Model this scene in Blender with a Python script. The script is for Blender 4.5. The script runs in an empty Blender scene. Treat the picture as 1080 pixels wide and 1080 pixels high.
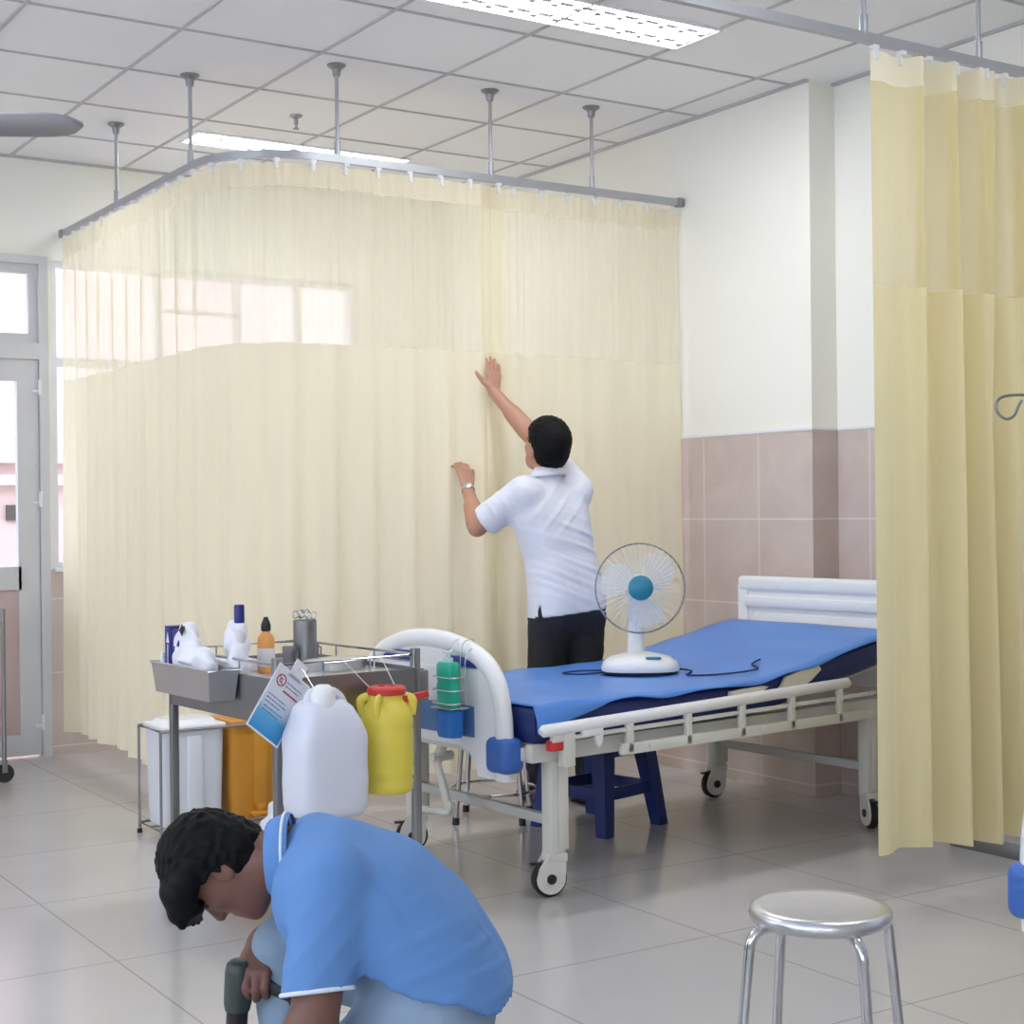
import bpy, bmesh, math, random
import numpy as np
from mathutils import Vector, Matrix, noise
random.seed(7)
C = bpy.context.scene.collection
SC = bpy.context.scene
PI = math.pi
R = math.radians

# ------------------------------------------------------------------ materials
def lin(c):
    return tuple(((v/255)/12.92 if v/255 <= 0.04045 else ((v/255+0.055)/1.055)**2.4) for v in c) + (1.0,)

class N:
    """small helper around a material node tree"""
    def __init__(s, name):
        s.m = bpy.data.materials.new(name); s.m.use_nodes = True
        s.t = s.m.node_tree; s.t.nodes.clear()
        s.out = s.n('ShaderNodeOutputMaterial')
    def n(s, kind, **kw):
        x = s.t.nodes.new(kind)
        for k, v in kw.items():
            if k.startswith('_'): setattr(x, k[1:], v)
            else: x.inputs[k.replace('__', ' ')].default_value = v
        return x
    def l(s, a, b): s.t.links.new(a, b)

def mat(name, rgb, rough=0.5, metal=0.0, var=0.06, scale=6.0, bump=0.0, bscale=60.0, coat=0.0, trans=0.0, sss=0.0):
    k = N(name)
    p = k.n('ShaderNodeBsdfPrincipled', Roughness=rough, Metallic=metal)
    p.inputs['Coat Weight'].default_value = coat
    if trans: p.inputs['Transmission Weight'].default_value = trans
    if sss:
        p.inputs['Subsurface Weight'].default_value = sss
        p.inputs['Subsurface Radius'].default_value = (0.02, 0.01, 0.006)
        p.inputs['Subsurface Scale'].default_value = 0.4
    tc = k.n('ShaderNodeTexCoord')
    ns = k.n('ShaderNodeTexNoise', Scale=scale, Detail=4.0)
    k.l(tc.outputs['Object'], ns.inputs['Vector'])
    c = lin(rgb)
    mx = k.n('ShaderNodeMixRGB', _blend_type='MIX')
    mx.inputs['Color1'].default_value = tuple(v*(1-var) for v in c[:3]) + (1,)
    mx.inputs['Color2'].default_value = tuple(min(1, v*(1+var)) for v in c[:3]) + (1,)
    k.l(ns.outputs['Fac'], mx.inputs['Fac']); k.l(mx.outputs['Color'], p.inputs['Base Color'])
    if bump:
        b2 = k.n('ShaderNodeTexNoise', Scale=bscale, Detail=3.0)
        k.l(tc.outputs['Object'], b2.inputs['Vector'])
        bp = k.n('ShaderNodeBump', Strength=bump, Distance=0.01)
        k.l(b2.outputs['Fac'], bp.inputs['Height']); k.l(bp.outputs['Normal'], p.inputs['Normal'])
    k.l(p.outputs['BSDF'], k.out.inputs['Surface'])
    return k.m

def emit(name, rgb, strength):
    k = N(name)
    e = k.n('ShaderNodeEmission', Color=lin(rgb), Strength=strength)
    k.l(e.outputs[0], k.out.inputs['Surface'])
    return k.m

def cloth(name, rgb, transl=0.35, holes=0.0, var=0.04):
    k = N(name)
    d = k.n('ShaderNodeBsdfDiffuse', Color=lin(rgb), Roughness=0.6)
    t = k.n('ShaderNodeBsdfTranslucent', Color=lin(rgb))
    tc = k.n('ShaderNodeTexCoord')
    mp = k.n('ShaderNodeMapping'); mp.inputs['Scale'].default_value = (9, 9, 0.5)
    ns = k.n('ShaderNodeTexNoise', Scale=2.0, Detail=2.0)
    k.l(tc.outputs['Object'], mp.inputs['Vector']); k.l(mp.outputs[0], ns.inputs['Vector'])
    c = lin(rgb)
    mx = k.n('ShaderNodeMixRGB')
    mx.inputs['Color1'].default_value = tuple(v*(1-var) for v in c[:3]) + (1,)
    mx.inputs['Color2'].default_value = tuple(min(1, v*(1+var)) for v in c[:3]) + (1,)
    k.l(ns.outputs['Fac'], mx.inputs['Fac'])
    k.l(mx.outputs[0], d.inputs['Color']); k.l(mx.outputs[0], t.inputs['Color'])
    s = k.n('ShaderNodeMixShader', Fac=transl)
    k.l(d.outputs[0], s.inputs[1]); k.l(t.outputs[0], s.inputs[2])
    last = s.outputs[0]
    if holes:
        tr = k.n('ShaderNodeBsdfTransparent')
        s2 = k.n('ShaderNodeMixShader', Fac=holes)
        k.l(last, s2.inputs[1]); k.l(tr.outputs[0], s2.inputs[2]); last = s2.outputs[0]
    k.l(last, k.out.inputs['Surface'])
    return k.m

def glass(name, tint=(250, 252, 255), refl=0.06):
    k = N(name)
    a = k.n('ShaderNodeBsdfTransparent', Color=lin(tint))
    g = k.n('ShaderNodeBsdfGlossy', Roughness=0.03)
    s = k.n('ShaderNodeMixShader', Fac=refl)
    k.l(a.outputs[0], s.inputs[1]); k.l(g.outputs[0], s.inputs[2]); k.l(s.outputs[0], k.out.inputs['Surface'])
    return k.m

def tiles(name, rgb, rgb2, grout, w, h, ox, oy, mode, rough, mortar=0.004, nscale=3.0):
    """tiled surface; mode 'floor' uses X,Y and 'wall' uses X+Y,Z of the object"""
    k = N(name)
    tc = k.n('ShaderNodeTexCoord'); sp = k.n('ShaderNodeSeparateXYZ'); k.l(tc.outputs['Object'], sp.inputs[0])
    cb = k.n('ShaderNodeCombineXYZ')
    def sub(sock, v):
        m = k.n('ShaderNodeMath', _operation='ADD'); k.l(sock, m.inputs[0]); m.inputs[1].default_value = v; return m.outputs[0]
    if mode == 'floor':
        k.l(sub(sp.outputs['X'], -ox), cb.inputs[0]); k.l(sub(sp.outputs['Y'], -oy), cb.inputs[1])
    else:
        m = k.n('ShaderNodeMath', _operation='ADD'); k.l(sp.outputs['X'], m.inputs[0]); k.l(sp.outputs['Y'], m.inputs[1])
        k.l(sub(m.outputs[0], -ox), cb.inputs[0]); k.l(sub(sp.outputs['Z'], -oy), cb.inputs[1])
    br = k.n('ShaderNodeTexBrick', Scale=1.0)
    br.offset = 0.0; br.squash = 1.0
    br.inputs['Mortar Size'].default_value = mortar; br.inputs['Mortar Smooth'].default_value = 0.1
    br.inputs['Brick Width'].default_value = w; br.inputs['Row Height'].default_value = h
    br.inputs['Bias'].default_value = 0.0
    k.l(cb.outputs[0], br.inputs['Vector'])
    ns = k.n('ShaderNodeTexNoise', Scale=nscale, Detail=6.0, Roughness=0.6, Distortion=1.2)
    k.l(tc.outputs['Object'], ns.inputs['Vector'])
    mx = k.n('ShaderNodeMixRGB', Color1=lin(rgb), Color2=lin(rgb2)); k.l(ns.outputs['Fac'], mx.inputs['Fac'])
    k.l(mx.outputs[0], br.inputs['Color1']); k.l(mx.outputs[0], br.inputs['Color2'])
    br.inputs['Mortar'].default_value = lin(grout)
    p = k.n('ShaderNodeBsdfPrincipled', Roughness=rough)
    k.l(br.outputs['Color'], p.inputs['Base Color'])
    k.l(p.outputs[0], k.out.inputs['Surface'])
    return k.m

M = {}
M['wall'] = mat('cream_paint', (242, 241, 233), 0.6, var=0.015, scale=2)
M['tile_wall'] = tiles('marbled_tile', (192, 174, 166), (222, 208, 202), (226, 216, 210), 0.40, 0.405, 0.036, 1.67-0.405*5, 'wall', 0.22)
M['floor'] = tiles('floor_tile', (188, 185, 183), (202, 199, 197), (164, 161, 159), 0.806, 0.80, 1.477-0.806*8, 3.65-0.8*9, 'floor', 0.16, 0.0035, 1.5)
M['ceiling'] = mat('ceiling_panel', (240, 240, 242), 0.8, var=0.02, scale=3, bump=0.05, bscale=120)
M['tbar'] = mat('ceiling_bar', (184, 184, 186), 0.5)
M['alu'] = mat('powder_aluminium', (214, 216, 219), 0.4, 0.0)
M['white_frame'] = mat('white_frame', (235, 236, 240), 0.4)
M['galv'] = mat('track_aluminium', (176, 178, 184), 0.38, 0.55)
M['steel'] = mat('brushed_steel', (214, 215, 217), 0.32, 1.0, var=0.05, bump=0.02)
M['steel_dull'] = mat('dull_steel', (150, 152, 155), 0.36, 0.95)
M['chrome'] = mat('polished_steel', (206, 207, 210), 0.10, 1.0, var=0.02)
M['curtain'] = cloth('cream_curtain', (251, 246, 224), 0.45)
M['curtain_gold'] = cloth('cream_curtain_gathered', (238, 228, 186), 0.25)
M['header'] = cloth('cream_header', (244, 237, 214), 0.4)
M['net_gold'] = cloth('gathered_net', (232, 221, 176), 0.3, holes=0.18)
M['net'] = cloth('curtain_net', (251, 246, 222), 0.5, holes=0.34)
M['glass'] = glass('window_glass')
M['pink'] = mat('pink_facade', (206, 182, 180), 0.8)
M['paving'] = mat('outside_paving', (190, 186, 180), 0.8)
M['dark'] = mat('dark_slot', (70, 66, 66), 0.7)
M['white_plastic'] = mat('white_plastic', (240, 241, 243), 0.35, var=0.02)
M['bedpaint'] = mat('ivory_bed_paint', (222, 221, 212), 0.4, var=0.03)
M['bedgrey'] = mat('grey_bed_paint', (196, 196, 192), 0.4, var=0.03)
M['rubber'] = mat('black_rubber', (38, 38, 40), 0.6)
M['bumper'] = mat('blue_bumper', (62, 108, 188), 0.45)
M['navy_inset'] = mat('navy_inset', (50, 60, 150), 0.4)
M['slate_inset'] = mat('slate_blue_panel', (84, 122, 172), 0.4)
M['vinyl'] = mat('blue_vinyl', (80, 136, 216), 0.36, var=0.05, scale=3, bump=0.06, bscale=9)
M['vinyl_dark'] = mat('navy_vinyl', (26, 44, 108), 0.42, var=0.08)
M['foam'] = mat('cream_padding', (222, 216, 200), 0.9, bump=0.3)
M['red'] = mat('red_plastic', (206, 56, 56), 0.4)
M['yellow'] = mat('yellow_plastic', (232, 214, 84), 0.4, var=0.03)
M['jug'] = mat('milky_plastic', (222, 226, 240), 0.4, var=0.02, sss=0.2)
M['orange'] = mat('orange_plastic', (212, 148, 52), 0.4)
M['bin'] = mat('pale_grey_plastic', (226, 229, 236), 0.4)
M['binlid'] = mat('white_lid_plastic', (240, 242, 244), 0.35)
M['navy_plastic'] = mat('navy_plastic', (32, 52, 120), 0.4)
M['royal'] = mat('dark_blue_carton', (26, 36, 120), 0.4)
M['bag'] = mat('thin_white_bag', (236, 238, 246), 0.35, var=0.02, bump=0.2, bscale=40)
M['paper'] = mat('white_paper', (238, 239, 244), 0.6, var=0.01)
M['amber'] = mat('orange_bottle', (238, 168, 92), 0.35)
M['label'] = mat('pale_label', (226, 222, 224), 0.5)
M['black'] = mat('black_plastic', (30, 30, 32), 0.4)
M['green'] = mat('green_gel', (36, 182, 150), 0.25, var=0.06, scale=30)
M['clear'] = mat('clear_plastic', (214, 232, 236), 0.2)
M['cobalt'] = mat('cobalt_plastic', (28, 116, 208), 0.3)
M['teal'] = mat('teal_plastic', (34, 128, 160), 0.35)
M['fan_net'] = mat('fan_wire', (232, 235, 238), 0.4)
M['fanring'] = mat('fan_ring', (138, 142, 146), 0.35, 0.4)
M['blade'] = cloth('frosted_blade', (240, 243, 246), 0.4, holes=0.3)
M['skin'] = mat('tan_skin', (190, 142, 118), 0.5, var=0.06, scale=14, sss=0.12)
M['skin_shaded'] = mat('shaded_brown_skin', (122, 84, 72), 0.5, var=0.06, scale=14, sss=0.1)  # shadow on the crouching man is put into his skin colour
M['hair'] = mat('black_hair', (14, 15, 16), 0.6, var=0.3, scale=60, bump=0.25, bscale=110)
M['hair'].node_tree.nodes['Principled BSDF'].inputs['Specular IOR Level'].default_value = 0.15
M['white_shirt'] = mat('white_shirt_cotton', (226, 228, 240), 0.8, var=0.02, bump=0.15, bscale=14)
M['blue_shirt'] = mat('sky_blue_shirt_cotton', (98, 144, 204), 0.85, var=0.04, bump=0.35, bscale=18)
M['stripe'] = mat('white_stripe', (226, 236, 250), 0.8)
M['navy_cloth'] = mat('navy_cloth', (34, 44, 96), 0.8)
M['trousers'] = mat('black_trousers', (34, 36, 44), 0.8, var=0.1)
M['jeans'] = mat('faded_jeans', (146, 168, 192), 0.9, var=0.5, scale=7, bump=0.2, bscale=60)
M['leather'] = mat('dark_leather', (52, 44, 42), 0.4)
M['drill'] = mat('dark_green_tool', (58, 70, 66), 0.45, var=0.1)
M['eye'] = mat('dark_eye', (30, 24, 22), 0.2)
M['lamp'] = emit('lamp_glow', (250, 252, 255), 22.0)

# ------------------------------------------------------------------ geometry
class B:
    def __init__(s): s.b = bmesh.new()
    def box(s, lo, hi, bev=0.0, seg=2, mtx=None):
        lo, hi = Vector(lo), Vector(hi)
        g = bmesh.ops.create_cube(s.b, size=1.0)['verts']
        c = (lo+hi)/2; d = hi-lo
        for v in g: v.co = Vector((v.co.x*d.x, v.co.y*d.y, v.co.z*d.z)) + c
        if bev > 0:
            ed = list({e for v in g for e in v.link_edges})
            r = bmesh.ops.bevel(s.b, geom=ed, offset=bev, segments=seg, affect='EDGES', profile=0.5)
            g = list({v for f in r['faces'] for v in f.verts} | {v for v in g if v.is_valid})
        if mtx is not None:
            for v in g: v.co = mtx @ v.co
        return s
    def bar(s, p0, p1, w, h, bev=0.0, up=(0, 0, 1)):
        """rectangular bar between two points, w across and h along up"""
        p0, p1 = Vector(p0), Vector(p1); z = (p1-p0); L = z.length; z.normalize()
        u = Vector(up); x = u.cross(z)
        if x.length < 1e-4: x = Vector((1, 0, 0)).cross(z)
        x.normalize(); y = z.cross(x)
        m = Matrix((x, y, z)).transposed().to_4x4(); m.translation = p0
        return s.box((-w/2, -h/2, 0), (w/2, h/2, L), bev, 2, m)
    def tube(s, pts, r, seg=10, closed=False, caps=True, flat=1.0):
        P = [Vector(p) for p in pts]; n = len(P)
        rr = r if isinstance(r, (list, tuple)) else [r]*n
        rings = []; prev = None
        for i in range(n):
            if closed: t = P[(i+1) % n]-P[i-1]
            else: t = P[min(i+1, n-1)]-P[max(i-1, 0)]
            t.normalize()
            if prev is None:
                a = Vector((0, 0, 1)) if abs(t.z) < 0.9 else Vector((1, 0, 0))
                x = a.cross(t).normalized()
            else:
                x = prev - t*prev.dot(t)
                x = x.normalized() if x.length > 1e-6 else Vector((1, 0, 0))
            prev = x; y = t.cross(x)
            rings.append([s.b.verts.new(P[i] + x*(rr[i]*math.cos(2*PI*k/seg)) + y*(rr[i]*flat*math.sin(2*PI*k/seg))) for k in range(seg)])
        m = n if closed else n-1
        for i in range(m):
            a, c = rings[i], rings[(i+1) % n]
            for k in range(seg): s.b.faces.new((a[k], a[(k+1) % seg], c[(k+1) % seg], c[k]))
        if caps and not closed:
            s.b.faces.new(rings[0][::-1]); s.b.faces.new(rings[-1])
        return s
    def lathe(s, prof, seg=24, o=(0, 0, 0), mtx=None):
        """prof: list of (radius, z)"""
        o = Vector(o); rings = []
        for r, z in prof:
            if r < 1e-5: ring = [s.b.verts.new(Vector((0, 0, z)))]
            else: ring = [s.b.verts.new(Vector((r*math.cos(2*PI*k/seg), r*math.sin(2*PI*k/seg), z))) for k in range(seg)]
            rings.append(ring)
        for a, c in zip(rings, rings[1:]):
            for k in range(seg):
                if len(a) == 1 and len(c) == 1: continue
                if len(a) == 1: s.b.faces.new((a[0], c[k], c[(k+1) % seg]))
                elif len(c) == 1: s.b.faces.new((a[k], a[(k+1) % seg], c[0]))
                else: s.b.faces.new((a[k], a[(k+1) % seg], c[(k+1) % seg], c[k]))
        for ring in (rings[0], rings[-1]):
            if len(ring) > 2:
                s.b.faces.new(ring if ring is rings[-1] else ring[::-1])
        for ring in rings:
            for v in ring: v.co = (mtx @ v.co if mtx is not None else v.co) + o
        return s
    def prism(s, poly, a, b, axis='x'):
        """extrude a 2D polygon: axis x -> poly is (y,z); y -> (x,z); z -> (x,y)"""
        def P(p, t):
            return {'x': (t, p[0], p[1]), 'y': (p[0], t, p[1]), 'z': (p[0], p[1], t)}[axis]
        v0 = [s.b.verts.new(P(p, a)) for p in poly]; v1 = [s.b.verts.new(P(p, b)) for p in poly]
        n = len(poly)
        s.b.faces.new(v0); s.b.faces.new(v1[::-1])
        for i in range(n): s.b.faces.new((v0[i], v0[(i+1) % n], v1[(i+1) % n], v1[i]))
        return s
    def loft(s, secs, caps=True):
        rings = [[s.b.verts.new(Vector(p)) for p in sec] for sec in secs]
        n = len(rings[0])
        for a, c in zip(rings, rings[1:]):
            for k in range(n): s.b.faces.new((a[k], a[(k+1) % n], c[(k+1) % n], c[k]))
        if caps: s.b.faces.new(rings[0][::-1]); s.b.faces.new(rings[-1])
        return s
    def grid(s, rows):
        V = [[s.b.verts.new(Vector(p)) for p in r] for r in rows]
        for a, c in zip(V, V[1:]):
            for k in range(len(a)-1): s.b.faces.new((a[k], a[k+1], c[k+1], c[k]))
        return s
    def ball(s, c, r, seg=16, ring=10):
        m = Matrix.Translation(Vector(c)) @ Matrix.Diagonal((*( (r, r, r) if not isinstance(r, (tuple, list)) else r), 1))
        bmesh.ops.create_uvsphere(s.b, u_segments=seg, v_segments=ring, radius=1.0, matrix=m); return s
    def xf(s, m):
        for v in s.b.verts: v.co = m @ v.co
        return s

def obj(name, b, m, parent=None, smooth=38, recalc=True):
    me = bpy.data.meshes.new(name)
    if isinstance(b, B):
        if recalc: bmesh.ops.recalc_face_normals(b.b, faces=b.b.faces)
        b.b.to_mesh(me); b.b.free()
    else:
        me.from_pydata(b[0], [], b[1]); me.update()
    me.materials.append(M[m] if isinstance(m, str) else m)
    if smooth:
        me.polygons.foreach_set('use_smooth', [True]*len(me.polygons))
        if smooth < 180: me.set_sharp_from_angle(angle=R(smooth))
    o = bpy.data.objects.new(name, me); C.objects.link(o)
    if parent is not None: o.parent = parent
    return o

def tag(o, label, cat, group=None):
    o['label'] = label; o['category'] = cat
    if group: o['group'] = group
    return o

def thing(name, label, cat, loc=(0, 0, 0), rz=0.0, group=None):
    o = bpy.data.objects.new(name, None); C.objects.link(o)
    o.empty_display_size = 0.1
    o.location = loc; o.rotation_euler = (0, 0, R(rz))
    return tag(o, label, cat, group)

def struct(name, b, m, parent=None, smooth=30):
    o = obj(name, b, m, parent, smooth)
    o['kind'] = 'structure'
    return o

def copy_tree(o, parent=None):
    c = o.copy(); C.objects.link(c)
    if parent is not None: c.parent = parent
    for ch in list(o.children): copy_tree(ch, c)
    return c

def fillet(pts, r, n=6, closed=False):
    P = [Vector(p) for p in pts]; out = []
    N_ = len(P)
    for i, p in enumerate(P):
        if not closed and i in (0, N_-1): out.append(p); continue
        a = P[i-1]-p; c = P[(i+1) % N_]-p
        k = min(r, a.length*0.49, c.length*0.49)
        a = p + a.normalized()*k; c = p + c.normalized()*k
        for j in range(n+1):
            t = j/n
            out.append(a*(1-t)**2 + p*2*t*(1-t) + c*t*t)
    return out

# ------------------------------------------------------------------ organic bodies: distance field + surface nets
class Field:
    def __init__(s, lo, hi, h):
        s.h = h; s.lo = np.array(lo, float)
        n = np.ceil((np.array(hi, float)-s.lo)/h).astype(int)+1
        s.ax = [s.lo[i] + h*np.arange(n[i]) for i in range(3)]
        s.f = np.full(tuple(n), 0.3, np.float32)
    def win(s, lo, hi):
        sl = []
        for i in range(3):
            a = max(0, int((lo[i]-s.lo[i])/s.h)); b = min(len(s.ax[i]), int((hi[i]-s.lo[i])/s.h)+2)
            if b <= a: return None, None
            sl.append(slice(a, b))
        X = s.ax[0][sl[0]][:, None, None]; Y = s.ax[1][sl[1]][None, :, None]; Z = s.ax[2][sl[2]][None, None, :]
        return tuple(sl), (X, Y, Z)
    def put(s, sl, d, k, sub=False):
        a = s.f[sl]
        if sub:
            d = -d; h = np.clip(0.5-0.5*(a-d)/k, 0, 1) if k > 0 else None
            s.f[sl] = np.maximum(a, d) if k <= 0 else (a*(1-h)+d*h + k*h*(1-h))
        elif k <= 0: s.f[sl] = np.minimum(a, d)
        else:
            h = np.clip(0.5+0.5*(d-a)/k, 0, 1)
            s.f[sl] = d*(1-h)+a*h - k*h*(1-h)
        return s
    def cap(s, a, b, ra, rb=None, k=0.02, sub=False, cut=None):
        rb = ra if rb is None else rb
        a = np.array(a, float); b = np.array(b, float); m = max(ra, rb)+k*1.5+0.02
        sl, P = s.win(np.minimum(a, b)-m, np.maximum(a, b)+m)
        if sl is None: return s
        ab = b-a; L = max(float(ab @ ab), 1e-9)
        q = [P[i]-a[i] for i in range(3)]
        t = np.clip((q[0]*ab[0]+q[1]*ab[1]+q[2]*ab[2])/L, 0, 1)
        d = np.sqrt((q[0]-t*ab[0])**2+(q[1]-t*ab[1])**2+(q[2]-t*ab[2])**2) - (ra+(rb-ra)*t)
        if cut is not None:
            p0, nn = cut
            d = np.maximum(d, (P[0]-p0[0])*nn[0]+(P[1]-p0[1])*nn[1]+(P[2]-p0[2])*nn[2])
        return s.put(sl, d.astype(np.float32), k, sub)
    def chain(s, pts, rs, k=0.02):
        for i in range(len(pts)-1): s.cap(pts[i], pts[i+1], rs[i], rs[i+1], k)
        return s
    def ell(s, c, r, k=0.02, rot=None, sub=False, cut=None):
        c = np.array(c, float); r = np.array(r, float); m = r.max()+k*1.5+0.02
        sl, P = s.win(c-m, c+m)
        if sl is None: return s
        q = [P[i]-c[i] for i in range(3)]
        if rot is not None:
            A = np.array(rot)       # rows = local axes
            q = [A[j][0]*q[0]+A[j][1]*q[1]+A[j][2]*q[2] for j in range(3)]
        k0 = np.sqrt(sum((q[i]/r[i])**2 for i in range(3)))+1e-9
        k1 = np.sqrt(sum((q[i]/r[i]**2)**2 for i in range(3)))+1e-9
        d = k0*(k0-1)/k1
        if cut is not None: d = np.maximum(d, cut(*q))
        return s.put(sl, d.astype(np.float32), k, sub)
    def whole(s, fn):
        X = s.ax[0][:, None, None]; Y = s.ax[1][None, :, None]; Z = s.ax[2][None, None, :]
        s.f = fn(s.f, X, Y, Z).astype(np.float32); return s
    def mesh(s):
        f = s.f; ins = f < 0
        n = np.array(f.shape)
        c = np.zeros(tuple(n-1), np.int8)
        for i in (0, 1):
            for j in (0, 1):
                for k in (0, 1):
                    c += ins[i:n[0]-1+i, j:n[1]-1+j, k:n[2]-1+k]
        act = (c > 0) & (c < 8)
        idx = np.argwhere(act)
        vid = np.full(act.shape, -1, np.int64); vid[act] = np.arange(len(idx))
        acc = np.zeros((len(idx), 3)); cnt = np.zeros(len(idx))
        offs = [(i, j, k) for i in (0, 1) for j in (0, 1) for k in (0, 1)]
        for o in offs:
            for axx in range(3):
                if o[axx]: continue
                p = list(o); p[axx] = 1
                va = f[idx[:, 0]+o[0], idx[:, 1]+o[1], idx[:, 2]+o[2]].astype(float)
                vb = f[idx[:, 0]+p[0], idx[:, 1]+p[1], idx[:, 2]+p[2]].astype(float)
                w = (va < 0) != (vb < 0)
                t = np.where(w, va/np.where(w, va-vb, 1), 0)
                q = np.tile(np.array(o, float), (len(idx), 1)); q[:, axx] += t
                acc[w] += q[w]; cnt[w] += 1
        V = s.lo + s.h*(idx + acc/cnt[:, None])
        F = []
        for axx in range(3):
            u, v = (axx+1) % 3, (axx+2) % 3
            sa = [slice(None)]*3; sb = [slice(None)]*3
            sa[axx] = slice(0, n[axx]-1); sb[axx] = slice(1, n[axx])
            A = ins[tuple(sa)]; D = ins[tuple(sb)]
            for flip in (False, True):
                e = np.argwhere((A & ~D) if not flip else (~A & D))
                e = e[(e[:, u] > 0) & (e[:, v] > 0) & (e[:, u] < n[u]-1) & (e[:, v] < n[v]-1)]
                if not len(e): continue
                def cell(du, dv):
                    q = e.copy(); q[:, u] -= du; q[:, v] -= dv
                    return vid[q[:, 0], q[:, 1], q[:, 2]]
                quad = np.stack([cell(1, 1), cell(0, 1), cell(0, 0), cell(1, 0)], 1)
                F.append(quad[:, ::-1] if flip else quad)
        return V, np.concatenate(F)

def fobj(name, fld, m, parent):
    V, F = fld.mesh()
    return obj(name, (V.tolist(), F.tolist()), m, parent, smooth=180)
# ------------------------------------------------------------------ the room
CZ = 3.27
XR, XN, YB = 4.96, 5.12, 8.45
fl = struct('floor', B().box((-2.6, -2.6, -0.08), (XN+0.1, YB+0.25, 0)), 'floor', smooth=0)
b = B().box((-2.6, -2.6, CZ), (XN+0.1, YB+0.25, CZ+0.08))
ce = struct('ceiling', b, 'ceiling', smooth=0)
b = B()
for k in range(-7, 6):
    x = 2.262+0.62*k
    if -2.5 < x < 5.1: b.box((x-0.007, -2.5, CZ-0.006), (x+0.007, YB, CZ+0.002))
for k in range(-12, 5):
    y = 5.892+0.655*k
    if -2.5 < y < YB: b.box((-2.5, y-0.007, CZ-0.0055), (XN, y+0.007, CZ+0.002))
b.box((XR-0.02, 5.13, CZ-0.012), (XR, YB, CZ)); b.box((XN-0.02, -2.5, CZ-0.012), (XN, 5.13, CZ)); b.box((-2.5, YB-0.02, CZ-0.012), (XR, YB, CZ))
struct('ceiling_grid', b, 'tbar', ce, smooth=0)

b = B().box((XN, -2.6, 0), (XN+0.12, 5.13, CZ)).box((XR, 5.13, 0), (XN+0.12, YB+0.2, CZ))
wr = struct('wall_right', b, 'wall', smooth=0)
WT = 1.672
b = B().box((XN-0.008, -2.5, 0), (XN, 5.122, WT)).box((XR-0.008, 5.122, 0), (XN, 5.13, WT)).box((XR-0.008, 5.13, 0), (XR, YB, WT))
struct('wall_right_tiles', b, 'tile_wall', wr, smooth=0)
b = B().box((XN-0.014, -2.5, WT), (XN, 5.116, WT+0.012)).box((XR-0.014, 5.116, WT), (XN, 5.13, WT+0.012)).box((XR-0.014, 5.13, WT), (XR, YB, WT+0.012))
struct('trim_1', b, 'white_frame', smooth=0)

# back wall with a door opening and a long window opening
DX0, DX1, WX0, WX1, WZ0, WZ1, DZ = 1.50, 2.455, 2.475, 4.345, 1.03, 2.715, 2.735
y0, y1 = YB, YB+0.16
b = B().box((-2.6, y0, 0), (DX0, y1, CZ)).box((DX0, y0, DZ), (WX1, y1, CZ)).box((WX1, y0, 0), (XR, y1, CZ))
b.box((DX1, y0, 0), (WX1, y1, WZ0)).box((DX1, y0, WZ0), (WX0, y1, DZ)).box((WX0, y0, WZ1), (WX1, y1, DZ))
wb = struct('wall_back', b, 'wall', smooth=0)
b = B().box((DX1, y0-0.008, 0), (XR-0.008, y0, WZ0-0.01)).box((WX1, y0-0.008, WZ0-0.01), (XR-0.008, y0, WT))
b.box((-2.5, y0-0.008, 0), (DX0, y0, WT))
struct('wall_back_tiles', b, 'tile_wall', wb, smooth=0)
def ring(b, x0, x1, z0, z1, w, ya, yb):
    b.box((x0, ya, z0), (x0+w, yb, z1)).box((x1-w, ya, z0), (x1, yb, z1))
    b.box((x0+w, ya, z0), (x1-w, yb, z0+w)).box((x0+w, ya, z1-w), (x1-w, yb, z1)); return b
b = ring(B(), WX0, WX1, WZ0, WZ1, 0.03, y0+0.01, y0+0.09)
b.box((WX0+0.03, y0+0.02, 2.14), (WX1-0.03, y0+0.08, 2.19))
for x in (3.10, 3.58, 3.97): b.box((x-0.02, y0+0.02, WZ0), (x+0.02, y0+0.08, WZ1-0.03))
b.box((3.12, y0+0.03, 2.475), (3.56, y0+0.07, 2.495))
w1 = struct('window_1', b, 'white_frame', smooth=0)
struct('window_pane', B().box((WX0+0.03, y0+0.045, WZ0+0.03), (WX1-0.03, y0+0.049, WZ1-0.03)), 'glass', w1, smooth=0)
struct('window_sill', B().box((WX0, y0-0.02, WZ0-0.025), (WX1, y0+0.1, WZ0), 0.004), 'white_frame', w1, smooth=0)

# aluminium door with a transom light
b = B().box((DX1-0.05, y0-0.01, 0), (DX1, y0+0.09, DZ)).box((DX0, y0-0.01, 0), (DX0+0.05, y0+0.09, DZ))
b.box((DX0+0.05, y0-0.01, 2.69), (DX1-0.05, y0+0.09, DZ)).box((DX0+0.05, y0-0.01, 2.17), (DX1-0.05, y0+0.09, 2.26))
d1 = struct('door_1', b, 'alu', smooth=0)
b = ring(B(), DX0+0.05, DX1-0.05, 2.26, 2.69, 0.05, y0+0.02, y0+0.07)
struct('transom_frame', b, 'alu', d1, smooth=0)
struct('transom_pane', B().box((DX0+0.1, y0+0.04, 2.31), (DX1-0.1, y0+0.044, 2.64)), 'glass', d1, smooth=0)
lx0, lx1 = DX0+0.053, DX1-0.053
b = ring(B(), lx0, lx1, 0.01, 2.165, 0.115, y0+0.01, y0+0.055)
b.box((lx0+0.1, y0+0.01, 0.915), (lx1-0.1, y0+0.055, 1.04))
lf = struct('door_leaf', b, 'alu', d1, smooth=0)
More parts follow.
